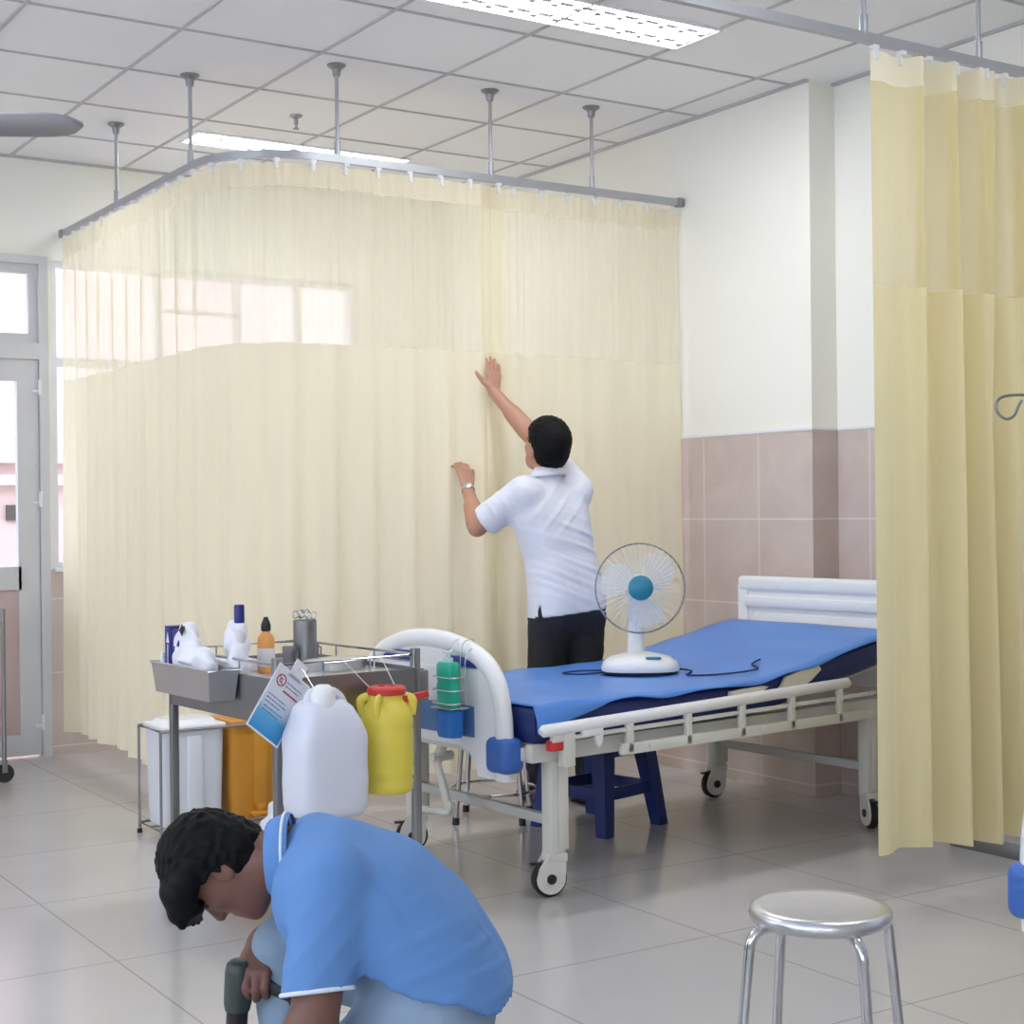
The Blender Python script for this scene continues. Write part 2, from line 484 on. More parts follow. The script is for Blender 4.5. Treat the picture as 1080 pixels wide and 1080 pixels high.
struct('door_pane', B().box((lx0+0.1, y0+0.03, 1.03), (lx1-0.1, y0+0.034, 2.06)), 'glass', lf, smooth=0)
struct('door_panel', B().box((lx0+0.1, y0+0.025, 0.12), (lx1-0.1, y0+0.04, 0.92)), 'pink', lf, smooth=0)
for z in (2.03, 1.42, 0.20):
    b = B().box((lx1-0.035, y0-0.004, z-0.04), (lx1+0.03, y0+0.012, z-0.025), 0.002).tube([(lx1+0.004, y0-0.008, z-0.055), (lx1+0.004, y0-0.008, z+0.03)], 0.011, 10)
    b.box((lx1+0.004, y0-0.006, z-0.045), (lx1+0.036, y0+0.004, z+0.015), 0.002)
    struct('door_hinge', b, 'white_plastic', d1)

# what is outside the back wall
b = B().box((-4, 12.0, -0.1), (9, 12.3, 6)).box((-4, 11.9, 1.55), (9, 12.0, 1.63)).box((-4, 11.92, 1.72), (9, 12.0, 1.76)).box((-4, 11.8, 3.6), (9, 12.0, 3.75)).box((-4, 11.9, 3.95), (9, 12.0, 4.02))
fc = struct('exterior_facade', b, 'pink', smooth=0)
b = B()
for x in (1.35, 1.95, 2.55, 3.15): b.box((x, 11.97, 1.28), (x+0.22, 12.02, 1.40))
struct('vent_slots', b, 'dark', fc, smooth=0)
struct('exterior_paving', B().box((-6, YB+0.26, -0.14), (10, 16, -0.1)), 'paving', smooth=0)

# the two sides of the room behind the photographer, with unseen windows for daylight
def wall_with_windows(name, axis, at, lo, hi, wins, z0, z1, num):
    def bx(b, a, c, za, zb, t0=at-0.12, t1=at):
        return b.box((t0, a, za), (t1, c, zb)) if axis == 'x' else b.box((a, t0, za), (c, t1, zb))
    b = B(); bx(b, lo, hi, 0, z0); bx(b, lo, hi, z1, CZ)
    e = [lo]
    for a, c in wins: e += [a, c]
    e.append(hi)
    for i in range(0, len(e), 2): bx(b, e[i], e[i+1], z0, z1)
    struct(name, b, 'wall', smooth=0)
    for a, c in wins:
        b = B(); bx(b, a, a+0.04, z0, z1, at-0.08, at-0.02); bx(b, c-0.04, c, z0, z1, at-0.08, at-0.02); bx(b, a+.04, c-.04, z0, z0+0.04, at-0.08, at-0.02); bx(b, a+.04, c-.04, z1-0.04, z1, at-0.08, at-0.02)
        bx(b, (a+c)/2-0.02, (a+c)/2+0.02, z0+.04, z1-.04, at-0.08, at-0.02)
        w = struct('window_%d' % num[0], b, 'white_frame', smooth=0); num[0] += 1
        p = B(); bx(p, a+.04, c-.04, z0+.04, z1-.04, at-0.052, at-0.048)
        struct('window_pane', p, 'glass', w, smooth=0)
num = [2]
wall_with_windows('wall_left', 'x', -2.5, -2.5, YB, [(-1.9, 0.6), (1.2, 3.7), (4.3, 6.8)], 0.9, 2.8, num)
wall_with_windows('wall_front', 'y', -2.5, -2.5, XN, [(-1.4, 0.0)], 0.9, 2.8, num)  # unseen window put in for daylight, narrowed to dim the foreground

# ------------------------------------------------------------------ ceiling lights
def light(x, y, label, w=0.29):
    t = thing('ceiling_light', label, 'ceiling light', (x, y, CZ), 0, 'recessed ceiling lights')
    L = 0.62
    b = B()
    for s in (-1, 1):
        b.box((-L, s*w/2-0.007, -0.012), (L, s*w/2+0.007, -0.001)); b.box((s*L-0.007, -w/2, -0.012), (s*L+0.007, w/2, -0.001))
    obj('frame', b, 'white_frame', t, 0)
    obj('diffuser', B().box((-L+0.008, -w/2+0.008, -0.0035), (L-0.008, w/2-0.008, -0.001)), 'lamp', t, 0)
    for yy in (-w/4, w/4):
        n = 12; lo_, hi_ = [(-L+0.02, -0.0046)], []
        for k in range(n):
            xx = -L+0.05+k*(2*L-0.1)/(n-1)
            lo_ += [(xx-0.018, -0.0046), (xx-0.016, -0.018), (xx+0.016, -0.018), (xx+0.018, -0.0046)]
        lo_ += [(L-0.02, -0.0046), (L-0.02, -0.004), (-L+0.02, -0.004)]
        obj('louvre', B().prism(lo_, yy-0.016, yy+0.016, 'y'), 'galv', t, 0)
    return t
light(3.512, 4.915, 'bright recessed ceiling light above the blue bed, cut by the top edge')
light(3.55, 7.545, 'recessed ceiling light glowing behind the curtain rail corner', 0.24)
for x, y, w in ((3.512, 2.3, 'over the second bed'), (0.40, 4.915, 'beside the ceiling fan')):  # out-of-view lights added to brighten the room
    light(x, y, 'added unseen ceiling light ' + w)

# sprinkler head
t = thing('sprinkler', 'small sprinkler head on the ceiling panel between two rail rods', 'sprinkler', (3.232, 6.90, CZ))
obj('flange', B().lathe([(0.0, 0), (0.032, 0), (0.030, -0.008), (0.012, -0.014), (0.0, -0.014)], 20), 'steel_dull', t)
obj('nozzle', B().lathe([(0.010, -0.012), (0.010, -0.045), (0.006, -0.05), (0.006, -0.062), (0.015, -0.064), (0.015, -0.068), (0, -0.068)], 14), 'steel_dull', t)

# ceiling fan: only one blade reaches into view
t = thing('ceiling_fan', 'grey ceiling fan with one rounded blade reaching into view', 'fan', (0.885, 4.795, CZ), -32.95)
zf = -0.80
obj('down_rod', B().lathe([(0.055, 0), (0.055, -0.05), (0.013, -0.07), (0.013, zf+0.08), (0, zf+0.08)], 18), 'alu', t)
obj('motor', B().lathe([(0, zf+0.10), (0.05, zf+0.09), (0.11, zf+0.04), (0.12, zf-0.02), (0.07, zf-0.06), (0, zf-0.07)], 24), 'alu', t)
for k in range(3):
    a = R(1.5+120*k); rows = []
    n = 14
    for i in range(n+1):
        r = 0.16+0.455*i/n
        hw = 0.068 if i < n-4 else 0.068*math.sqrt(max(0.02, 1-((i-(n-4))/4)**2))
        hw *= 0.8+0.2*i/n
        rows.append([(r, -hw, hw*math.tan(R(16))), (r, 0, 0.006), (r, hw, -hw*math.tan(R(16)))])
    b = B().grid(rows)
    bl = obj('blade', b, 'galv', t)
    bl.rotation_euler = (0, 0, a); bl.location = (0, 0, zf)
    md = bl.modifiers.new('thick', 'SOLIDIFY'); md.thickness = 0.006
    obj('blade_arm', B().bar((0.08, 0, 0), (0.2, 0, 0.0), 0.04, 0.008), 'alu', bl)

# ------------------------------------------------------------------ curtain rails
ZT = 2.86
def rail(name, label, pts, rods, ends):
    t = thing(name, label, 'curtain rail', (pts[0][0], pts[0][1], 0))
    P = [Vector((p[0]-pts[0][0], p[1]-pts[0][1], ZT)) for p in pts]
    b = B()
    secs = []
    for i, p in enumerate(P):
        d = (P[min(i+1, len(P)-1)]-P[max(i-1, 0)]).normalized(); nrm = Vector((-d.y, d.x, 0))
        w, h = 0.0125, 0.017
        secs.append([p+nrm*w+Vector((0, 0, -h)), p+nrm*w+Vector((0, 0, h)), p-nrm*w+Vector((0, 0, h)), p-nrm*w+Vector((0, 0, -h))])
    b.loft(secs)
    obj('track', b, 'galv', t, 30)
    for x, y in rods:
        x -= pts[0][0]; y -= pts[0][1]
        r = obj('suspension_rod', B().tube([(x, y, ZT+0.015), (x, y, CZ-0.01)], 0.0085, 10).tube([(x, y, ZT+0.01), (x, y, ZT+0.075)], 0.014, 10), 'galv', t)
        obj('ceiling_flange', B().lathe([(0, CZ-0.001), (0.042, CZ-0.001), (0.042, CZ-0.006), (0.020, CZ-0.022), (0.016, CZ-0.05), (0, CZ-0.05)], 20, (x, y, 0)), 'steel_dull', r)
    for (x, y) in ends:
        obj('end_cap', B().box((x-pts[0][0]-0.02, y-pts[0][1]-0.02, ZT-0.022), (x-pts[0][0]+0.02, y-pts[0][1]+0.02, ZT+0.022), 0.004), 'steel_dull', t)
    return t
YT, XT, RC = 6.03, 2.53, 0.42
arc = [(XT, YB-0.03), (XT, 7.4), (XT, YT+RC+0.05)]
arc += [(XT+RC-RC*math.cos(a), YT+RC-RC*math.sin(a)) for a in [PI/2*k/14 for k in range(15)]]
arc += [(3.6, YT), (4.3, YT), (XR-0.012, YT)]
rail('curtain_rail', 'grey rail curving round the cream curtain cubicle on five rods', arc, [(XT, 7.50), (XT, 6.50), (3.02, YT), (3.81, YT), (4.39, YT)], [(XR-0.03, YT), (XT, YB-0.05)])
rail('curtain_rail', 'straight grey rail crossing the top of the gathered curtain', [(1.6, 3.6), (2.4, 3.6), (3.2, 3.6), (4.0, 3.6), (XN-0.012, 3.6)], [(2.2, 3.6), (3.73, 3.6), (4.29, 3.6), (4.9, 3.6)], [(XN-0.03, 3.6)])

# ------------------------------------------------------------------ curtains
def sm(a, c, x):
    t = max(0.0, min(1.0, (x-a)/(c-a))); return t*t*(3-2*t)
def curtain(label, path, L, off, zb, mats, hooks, step=0.0125, zn=(2.05, 2.725, 2.825)):
    """path(s) -> x, y, nx, ny;  off(s, z) -> sideways offset"""
    x0, y0, _, _ = path(0)
    t = thing('curtain', label, 'curtain', (x0, y0, 0), 0, 'cream cubicle curtains')
    n = int(L/step)
    def strip(name, za, zc, rows, m):
        g = []
        for j in range(rows+1):
            row = []
            for i in range(n+1):
                s = L*i/n
                bot = zb(s) if callable(zb) else zb
                z = (za if za is not None else bot); z = z+(zc-z)*j/rows
                x, y, nx, ny = path(s); o = off(s, z)
                row.append((x+nx*o-x0, y+ny*o-y0, z))
            g.append(row)
        return obj(name, B().grid(g), m, t, 180, False)
    strip('fabric_panel', None, zn[0], 16, mats[0])
    strip('net_panel', zn[0], zn[1], 6, mats[1])
    strip('header_tape', zn[1], zn[2], 2, mats[2])
    k = int(L/hooks)
    for i in range(k+1):
        s = 0.03+(L-0.06)*i/k
        x, y, nx, ny = path(s); o = off(s, zn[2])
        b = B().box((x-x0+nx*o-0.007, y-y0+ny*o-0.007, zn[2]-0.03), (x-x0+nx*o+0.007, y-y0+ny*o+0.007, zn[2]+0.008))
        b.box((x-x0-0.012, y-y0-0.012, zn[2]+0.006), (x-x0+0.012, y-y0+0.012, ZT-0.016))
        obj('hook', b, 'white_plastic', t, 0)
    return t
la = YB-0.06-(YT+RC); lb = RC*PI/2
def path_a(s):
    if s < la: return XT, YB-0.06-s, -1.0, 0.0
    if s < la+lb:
        a = (s-la)/RC; return XT+RC-RC*math.cos(a), YT+RC-RC*math.sin(a), -math.cos(a), -math.sin(a)
    return XT+RC+(s-la-lb), YT, 0.0, -1.0
def off_a(s, z):
    zn_ = max(0.0, (z-0.1)/2.7); top = sm(1.9, 2.3, z)
    o = top*0.007*math.sin(2*PI*s/0.052)+(0.010+0.014*(1-zn_))*math.sin(2*PI*s/0.21+1.4*math.sin(2.1*s))+0.018*(1-zn_)*math.sin(2*PI*s/0.62+2)
    o += 0.006*math.sin(2*PI*s/0.09+3*math.sin(1.3*s))*(1-top)
    push = math.exp(-((s-(la+lb*0.5))/0.42)**2)*sm(1.0, 0.45, z)      # the bins lean into the hanging corner
    return o*(1-0.6*push)-0.17*push
la_tot = la+lb+(3.88-XT-RC)
curtain('cream curtain wrapping the rail corner, its end beside the aluminium door', path_a, la_tot, off_a, lambda s: 0.135+0.012*math.sin(s*3.1), ('curtain', 'net', 'header'), 0.16)
def path_b(s): return 3.75+s, YT+0.022, 0.0, -1.0
def off_b(s, z):
    zn_ = max(0.0, (z-0.1)/2.7); top = sm(1.9, 2.3, z)
    o = top*0.007*math.sin(2*PI*s/0.047)+(0.010+0.012*(1-zn_))*math.sin(2*PI*s/0.19+1.1*math.sin(3*s)+1)+0.016*(1-zn_)*math.sin(2*PI*s/0.5)
    g = math.exp(-(s/0.10)**2)*sm(2.15, 1.75, z)
    return o+g*(0.035+0.02*math.sin(z*5))
curtain('cream curtain panel running from the reaching man to the right wall', path_b, 4.93-3.75, off_b, lambda s: 0.14, ('curtain', 'net', 'header'), 0.15)
def path_c(s): return 3.76+0.62*s, 3.6, 0.0, -1.0
def off_c(s, z):
    zn_ = max(0.0, (z-0.1)/2.7)
    f = sm(0.12, 0.5, s)
    return (0.012+0.055*f)*math.sin(2*PI*s/0.27+0.9*math.sin(2.3*s)+0.25*math.sin(z*1.3+s))*(0.75+0.35*(1-zn_)) + 0.022*f*math.sin(2*PI*s/0.115+0.6*z+1.5*math.sin(3*s))
def zb_c(s): return 0.165+0.012*math.sin(s*5)
curtain('gathered yellow-cream curtain hanging in deep folds at the head of the blue bed', path_c, (XN-0.04-3.76)/0.62, off_c, zb_c, ('curtain_gold', 'net_gold', 'header'), 0.2)
# ------------------------------------------------------------------ hospital beds
def make_bed(label, loc, rz, group='hospital beds', near_rail=True):
    t = thing('hospital_bed', label, 'bed', loc, rz, group)
    LX, W, FX, HX = 1.70, 0.88, -0.15, 1.90
    # frame
    b = B()
    for y in (0, W): b.box((-0.11, y-0.02, 0.465), (HX, y+0.02, 0.527), 0.006)
    for x in (-0.10, 0.45, 1.0, HX-0.02): b.box((x-0.02, 0.02, 0.47), (x+0.02, W-0.02, 0.515), 0.004)
    obj('frame', b, 'bedpaint', t)
    b = B().box((-0.08, 0.03, 0.515), (1.0, W-0.03, 0.528), 0.003)
    b.prism([(1.0, 0.515), (1.86, 0.655), (1.86, 0.668), (1.0, 0.528)], 0.03, W-0.03, 'y')
    obj('mattress_deck', b, 'bedgrey', t)
    # legs and castors
    for (x, y, sw) in ((0, 0, -18), (0.05, W, -28), (LX, 0.0, 60), (LX+0.03, W, -8)):
        b = B().box((x-0.034, y-0.026, 0.135), (x+0.034, y+0.026, 0.468), 0.006)
        b.box((x-0.004, y-0.032, 0.16), (x+0.040, y-0.026, 0.46), 0.002)
        lg = obj('leg', b, 'bedpaint', t)
        m = Matrix.Translation((x, y, 0)) @ Matrix.Rotation(R(sw), 4, 'Z')
        b = B()
        for s in (-1, 1):
            prof = [(-0.060+0.02, 0.065)]
            pts = [(-0.02+0.052*math.cos(a), 0.064+0.052*math.sin(a)) for a in [PI+PI*k/12 for k in range(13)]]
            pts += [(0.034, 0.10), (0.036, 0.142), (-0.036, 0.142), (-0.062, 0.10)]
            b.prism(pts, s*0.021-0.004, s*0.021+0.004, 'y')
        b.box((-0.038, -0.028, 0.120), (0.040, 0.028, 0.150), 0.005)
        c = obj('castor', b.xf(m), 'bedpaint', t)
        b = B().lathe([(0.0, -0.017), (0.045, -0.017), (0.062, -0.012), (0.063, 0.0), (0.062, 0.012), (0.045, 0.017), (0.0, 0.017)], 24, (0, 0, 0), Matrix.Rotation(PI/2, 4, 'X'))
        b.xf(Matrix.Translation((-0.02, 0, 0.063)))
        obj('wheel', b.xf(m), 'rubber', c)
        for s in (-1, 1):
            b = B().lathe([(0.0, -0.003), (0.017, -0.003), (0.017, 0.003), (0, 0.003)], 16, (-0.02, s*0.027, 0.064), Matrix.Rotation(PI/2, 4, 'X'))
            obj('hub_cap', b.xf(m), 'black', c)
        b = B().box((-0.088, -0.012, 0.112), (-0.045, 0.012, 0.12), 0.002)
        obj('brake_lever', b.xf(m), 'black', c)
    b = B().bar((0.0, 0.02, 0.258), (0.05, W-0.02, 0.258), 0.03, 0.035, 0.004)
    obj('leg_brace', b, 'bedgrey', t)
    b = B().bar((LX, 0.02, 0.25), (LX+0.03, W-0.02, 0.25), 0.03, 0.035, 0.004)
    obj('leg_brace', b, 'bedgrey', t)
    # crank with folding handle
    b = B().bar((-0.10, 0.50, 0.47), (-0.13, 0.50, 0.41), 0.03, 0.03, 0.004).bar((-0.13, 0.50, 0.42), (-0.145, 0.405, 0.262), 0.034, 0.018, 0.006, (1, 0, 0)).tube([(-0.06, 0.5, 0.43), (-0.15, 0.5, 0.43)], 0.017, 12)
    ck = obj('crank', b, 'bedpaint', t)
    b = B().tube(fillet([(-0.145, 0.395, 0.285), (-0.150, 0.395, 0.245), (-0.150, 0.585, 0.235)], 0.03), 0.013, 10)
    obj('crank_handle', b, 'bedpaint', ck)
    # footboard
    hc = 0.498
    half = [(0.428, 0.40), (0.433, 0.50), (0.430, 0.60), (0.415, 0.68), (0.390, 0.745), (0.345, 0.79), (0.280, 0.823), (0.19, 0.850), (0.10, 0.864), (0.0, 0.869)]
    inner = [(0.0, 0.498), (0.185, 0.497), (0.235, 0.48), (0.272, 0.44), (0.287, 0.40)]
    poly = [(hc-y, z) for y, z in half] + [(hc+y, z) for y, z in half[::-1][1:]] + [(hc+y, z) for y, z in inner[::-1]] + [(hc-y, z) for y, z in inner[1:]]
    b = B().prism(poly, FX-0.012, FX+0.022, 'x')
    fb = obj('footboard', b, 'white_plastic', t)
    rim = [(FX+0.004, hc-y*0.965, 0.40+(z-0.40)*0.985) for y, z in half] + [(FX+0.004, hc+y*0.965, 0.40+(z-0.40)*0.985) for y, z in half[::-1][1:]]
    b = B().tube(fillet(rim, 0.03, 3), 0.034, 12, flat=0.9)
    obj('footboard_rim', b, 'white_plastic', fb)
    b = B().box((FX-0.018, hc-0.27, 0.532), (FX-0.008, hc+0.27, 0.640), 0.004)
    b.box((FX-0.020, hc-0.20, 0.60), (FX-0.017, hc+0.1, 0.603)).box((FX-0.020, hc-0.20, 0.575), (FX-0.017, hc+0.05, 0.578))
    obj('lower_panel', b, 'slate_inset', fb)
    b = B().box((FX-0.022, hc-0.135, 0.652), (FX-0.008, hc+0.27, 0.768), 0.006)
    obj('name_panel', b, 'white_plastic', fb)
    for s in (-1, 1):
        b = B().box((FX-0.017, hc+s*0.20-0.095, 0.772), (FX-0.004, hc+s*0.20+0.095, 0.812), 0.012)
        obj('grip_recess', b, 'navy_inset', fb)
        yb = hc+s*0.41
        b = B().box((FX-0.040, yb-0.060, 0.425), (FX+0.055, yb+0.060, 0.548), 0.028, 4)
        for z in (0.455, 0.485, 0.515): b.box((FX-0.0415, yb-0.035, z-0.002), (FX+0.03, yb+0.035, z+0.002))
        obj('corner_bumper', b, 'bumper', t)
    # headboard
    b = B()
    b.box((HX+0.01, 0.0, 0.55), (HX+0.035, 0.9, 0.95), 0.006).box((HX-0.004, 0.0, 0.935), (HX+0.049, 0.9, 1.005), 0.02, 4)
    for y in (0.03, 0.87): b.box((HX, y-0.03, 0.42), (HX+0.045, y+0.03, 0.97), 0.008)
    hb = obj('headboard', b, 'white_plastic', t)
    b = B().box((HX-0.008, 0.05, 0.865), (HX+0.012, 0.85, 0.912), 0.006).box((HX-0.004, 0.10, 0.62), (HX+0.012, 0.80, 0.84), 0.008)
    obj('headboard_panel', b, 'white_plastic', hb)
    # mattress
    def prof(o, x0, x1):
        pts = [(x0, 0.652+o), (0.95, 0.652+o), (1.10, 0.664+o), (1.25, 0.692+o), (x1, 0.806+o)]
        return pts
    rows = []
    for (x, z, th) in ((-0.10, 0.64, 0.10), (-0.09, 0.652, 0.122), (0.4, 0.652, 0.122), (0.85, 0.652, 0.122), (1.0, 0.656, 0.122), (1.12, 0.668, 0.12), (1.25, 0.690, 0.115), (1.55, 0.742, 0.115), (1.84, 0.796, 0.115), (1.86, 0.79, 0.10)):
        y0, y1, r = -0.025, 0.885, 0.02
        rows.append([(x, y0+r, z-th), (x, y0, z-th+r), (x, y0, z-r), (x, y0+r, z), (x, y1-r, z), (x, y1, z-r), (x, y1, z-th+r), (x, y1-r, z-th)])
    obj('mattress', B().loft(rows), 'vinyl_dark', t, 50)
    if near_rail:
        y = -0.075
        zt = lambda x: 0.583+0.024*x
        b = B().tube([(-0.115, y, zt(-0.115)-0.004), (-0.105, y, zt(-0.1)), (1.475, y, zt(1.475)), (1.487, y, zt(1.48)-0.004)], [0.013, 0.021, 0.021, 0.013], 14)
        sr = obj('side_rail', b, 'white_plastic', t)
        for x in (0.285, 0.575, 0.86, 1.14, 1.425):
            b = B().box((x-0.015, y-0.012, 0.468), (x+0.015, y+0.010, zt(x)-0.012), 0.004)
            for z in (0.505, 0.548): b.tube([(x, y-0.016, z), (x, y+0.01, z)], 0.006, 8)
            obj('rail_post', b, 'bedpaint', sr)
        b = B().box((-0.02, y-0.012, 0.45), (0.028, y+0.028, zt(0)-0.012), 0.006).box((-0.07, y-0.008, zt(0)-0.045), (0.03, y+0.012, zt(0)-0.012), 0.004)
        obj('rail_bracket', b, 'bedpaint', sr)
        b = B()
        for x0, x1 in ((0.02, 0.27), (0.30, 0.56), (0.59, 0.845), (0.875, 1.125), (1.155, 1.41), (1.44, 1.66)):
            b.bar((x0, y, 0.548+0.010*x0), (x1, y, 0.548+0.010*x1), 0.009, 0.016, 0.003)
        obj('link_bar', b, 'bedpaint', sr)
        b = B().box((0.24, y-0.012, 0.463), (1.70, y+0.008, 0.503), 0.005)
        for x in (0.38, 0.98, 1.62): b.tube([(x, y-0.018, 0.485), (x, y, 0.485)], 0.011, 10)
        obj('lower_bar', b, 'bedpaint', sr)
        b = B().box((0.06, y-0.014, 0.545), (0.155, y+0.004, 0.572), 0.005).prism([(0.115, 0.55), (0.155, 0.55), (0.15, 0.52), (0.135, 0.505), (0.122, 0.52)], y-0.012, y+0.002, 'y')
        obj('release_lever', b, 'white_plastic', sr)
        b = B().box((-0.075, y-0.004, 0.508), (-0.012, y+0.028, 0.545), 0.006)
        obj('release_button', b, 'red', sr)
    return t
bed = make_bed('long hospital bed with navy mattress and a desk fan on it', (2.965, 4.332, 0), 6)
bed2 = copy_tree(bed); bed2.location = (2.905, 1.258, 0); bed2.rotation_euler = (0, 0, R(1))
bed2['label'] = 'second hospital bed, only its blue corner bumper showing by the steel stool'

BM = Matrix.Translation((2.965, 4.332, 0)) @ Matrix.Rotation(R(6), 4, 'Z')
def bedp(x, y, z): return BM @ Vector((x, y, z))
def onbed(name, label, cat, x, y, z, rz=0, group=None):
    return thing(name, label, cat, bedp(x, y, z), 6+rz, group)

# loose blue vinyl cover on the mattress
def top(x):
    xs = [-0.2, 0.85, 1.0, 1.12, 1.25, 1.55, 1.84, 2]; zs = [0.652, 0.652, 0.656, 0.668, 0.690, 0.742, 0.796, 0.80]
    return float(np.interp(x, xs, zs))
rows = []
nx = 60
ys = [-0.062, -0.055, -0.048, -0.040, -0.034, -0.029, -0.022, -0.010] + [0.005+0.885*j/22 for j in range(23)]
for i in range(nx+1):
    x = -0.105+1.955*i/nx; r = []
    k = max(0.0, 1-(x+0.105)/0.34)
    for y in ys:
        z = top(x)+0.006+0.003*(1+math.sin(x*9+y*4)*math.sin(y*6+1))+0.002*math.sin(x*23)
        yy = y
        if y < -0.022:
            q = (-0.022-y)/0.04
            z -= q*(0.014+0.006*math.sin(x*15)+0.085*k**1.2); yy = -0.022-0.016*min(1, q*2)-0.006*q
        r.append((x, yy, z))
    rows.append(r)
o = obj('mattress_cover', B().grid(rows), 'vinyl', None, 180)
o.matrix_world = BM; md = o.modifiers.new('thick', 'SOLIDIFY'); md.thickness = 0.005; md.offset = 1
tag(o, 'bright blue vinyl cover sheet lying loose over the navy mattress', 'bed cover')

# torn strips of cream padding at the mattress side
for label, pts in (('cream padding scrap with ragged right edge, the one nearer the fan', [(0.83, 0.588), (0.84, 0.632), (0.90, 0.637), (1.02, 0.640), (1.05, 0.634), (1.02, 0.622), (1.03, 0.600), (0.99, 0.594)]),
                   ('taller cream padding scrap near the raised head of the bed', [(1.09, 0.602), (1.13, 0.632), (1.15, 0.662), (1.25, 0.686), (1.345, 0.694), (1.36, 0.678), (1.30, 0.640), (1.24, 0.616)])):
    o = obj('padding_scrap', B().prism(pts, -0.043, -0.029, 'y'), 'foam', None, 40)
    o.matrix_world = BM; tag(o, label, 'padding scrap', 'cream padding scraps')

# ------------------------------------------------------------------ desk fan on the bed
ZB = 0.668
t = onbed('desk_fan', 'white desk fan with teal hub standing on the blue bed', 'fan', 0.815, 0.42, ZB, 0)
t.rotation_euler = (0, 0, R(-33)); 
def sup(w, d, z, n=28, e=2.6):
    return [(w*math.copysign(abs(math.cos(2*PI*k/n))**(2/e), math.cos(2*PI*k/n)), d*math.copysign(abs(math.sin(2*PI*k/n))**(2/e), math.sin(2*PI*k/n)), z) for k in range(n)]
b = B().loft([sup(0.152, 0.115, 0.012), sup(0.155, 0.118, 0.022), sup(0.148, 0.112, 0.045), sup(0.12, 0.09, 0.066), sup(0.07, 0.055, 0.078), sup(0.04, 0.04, 0.084)])
bs = obj('base', b, 'white_plastic', t, 60)
obj('foot_pad', B().loft([sup(0.146, 0.11, 0.0), sup(0.153, 0.116, 0.013)]), 'black', bs)
obj('control_panel', B().box((0.015, -0.095, 0.062), (0.075, -0.045, 0.072), 0.004, 2, Matrix.Rotation(R(0), 4, 'Z')), 'teal', bs)
b = B().loft([sup(0.036, 0.030, 0.075), sup(0.032, 0.028, 0.16), sup(0.026, 0.026, 0.25), sup(0.024, 0.026, 0.34), sup(0.022, 0.024, 0.36)])
obj('column', b.xf(Matrix.Translation((-0.012, 0.05, 0))), 'white_plastic', t, 60)
HZ = 0.337
RX = Matrix.Translation((0.0, 0, HZ)) @ Matrix.Rotation(R(-4), 4, 'X') @ Matrix.Rotation(PI/2, 4, 'X')   # local +z points to the front (-y)
obj('motor_housing', B().lathe([(0, -0.115), (0.035, -0.112), (0.052, -0.09), (0.055, -0.03), (0.05, -0.022), (0, -0.022)], 24).xf(RX), 'white_plastic', t)
RG = 0.176
b = B()
for s in (-1, 1):
    for k in range(44):
        a = 2*PI*k/44; ca, sa = math.cos(a), math.sin(a)
        pts = [(r*ca, r*sa, s*(0.042*math.sqrt(max(0, 1-(r/RG)**2.4)))+0.028) for r in (0.045, 0.075, 0.11, 0.14, 0.16, 0.172, RG)]
        b.tube([Vector(p) for p in pts], 0.0011, 4, caps=False)
    for r in (0.10,):
        z = s*0.042*math.sqrt(1-(r/RG)**2.4)+0.028
        b.tube([(r*math.cos(2*PI*k/40), r*math.sin(2*PI*k/40), z) for k in range(40)], 0.0009, 4, closed=True)
gd = obj('guard', b.xf(RX), 'fan_net', t)
gd['kind'] = 'thing'
obj('guard_ring', B().tube([(RG*math.cos(2*PI*k/64), RG*math.sin(2*PI*k/64), 0.028) for k in range(64)], 0.0036, 8, closed=True).xf(RX), 'fanring', gd)
obj('hub_badge', B().lathe([(0, 0.080), (0.035, 0.079), (0.049, 0.070), (0.050, 0.056), (0, 0.056)], 28).xf(RX), 'teal', gd)
obj('spinner', B().lathe([(0, 0.05), (0.026, 0.048), (0.032, 0.02), (0.03, 0.0), (0, 0.0)], 20).xf(RX), 'clear', t)
for k in range(3):
    a0 = 2*PI*k/3+0.5; rows = []
    for i in range(11):
        u = i/10; r = 0.028+0.128*u; hw = 0.35+0.38*math.sin(PI*min(1, u*0.9+0.1))
        rows.append([(r*math.cos(a0+hw*q+0.3*u), r*math.sin(a0+hw*q+0.3*u), 0.028+0.016*q) for q in (-1, -0.5, 0, 0.5, 1)])
    obj('blade', B().grid(rows).xf(RX), 'blade', t, 180)
fb_ = [bedp(0.93, 0.36, 0.685), bedp(0.98, 0.30, 0.675), bedp(0.86, 0.20, 0.674), bedp(0.98, 0.12, 0.676), bedp(1.12, 0.08, 0.688), bedp(1.18, 0.16, 0.697), bedp(1.25, 0.18, 0.710)]
def smooth_path(P, n=8):
    out = []
    P = [P[0]]+list(P)+[P[-1]]
    for i in range(1, len(P)-2):
        for j in range(n):
            t_ = j/n; a, b_, c, d = P[i-1], P[i], P[i+1], P[i+2]
            out.append(0.5*((2*b_)+(c-a)*t_+(2*a-5*b_+4*c-d)*t_*t_+(3*b_-a-3*c+d)*t_**3))
    out.append(P[-2]); return out
inv = (Matrix.Translation(bedp(0.815, 0.42, ZB)) @ Matrix.Rotation(R(-33), 4, 'Z')).inverted()
obj('power_cord', B().tube([inv @ p for p in smooth_path(fb_)], 0.004, 6), 'navy_cloth', t)
loop = [bedp(0.72, 0.52, 0.672), bedp(0.62, 0.56, 0.668), bedp(0.60, 0.64, 0.668), bedp(0.70, 0.66, 0.668), bedp(0.76, 0.58, 0.672)]
obj('cord_loop', B().tube([inv @ p for p in smooth_path(loop)], 0.004, 6), 'navy_cloth', t)

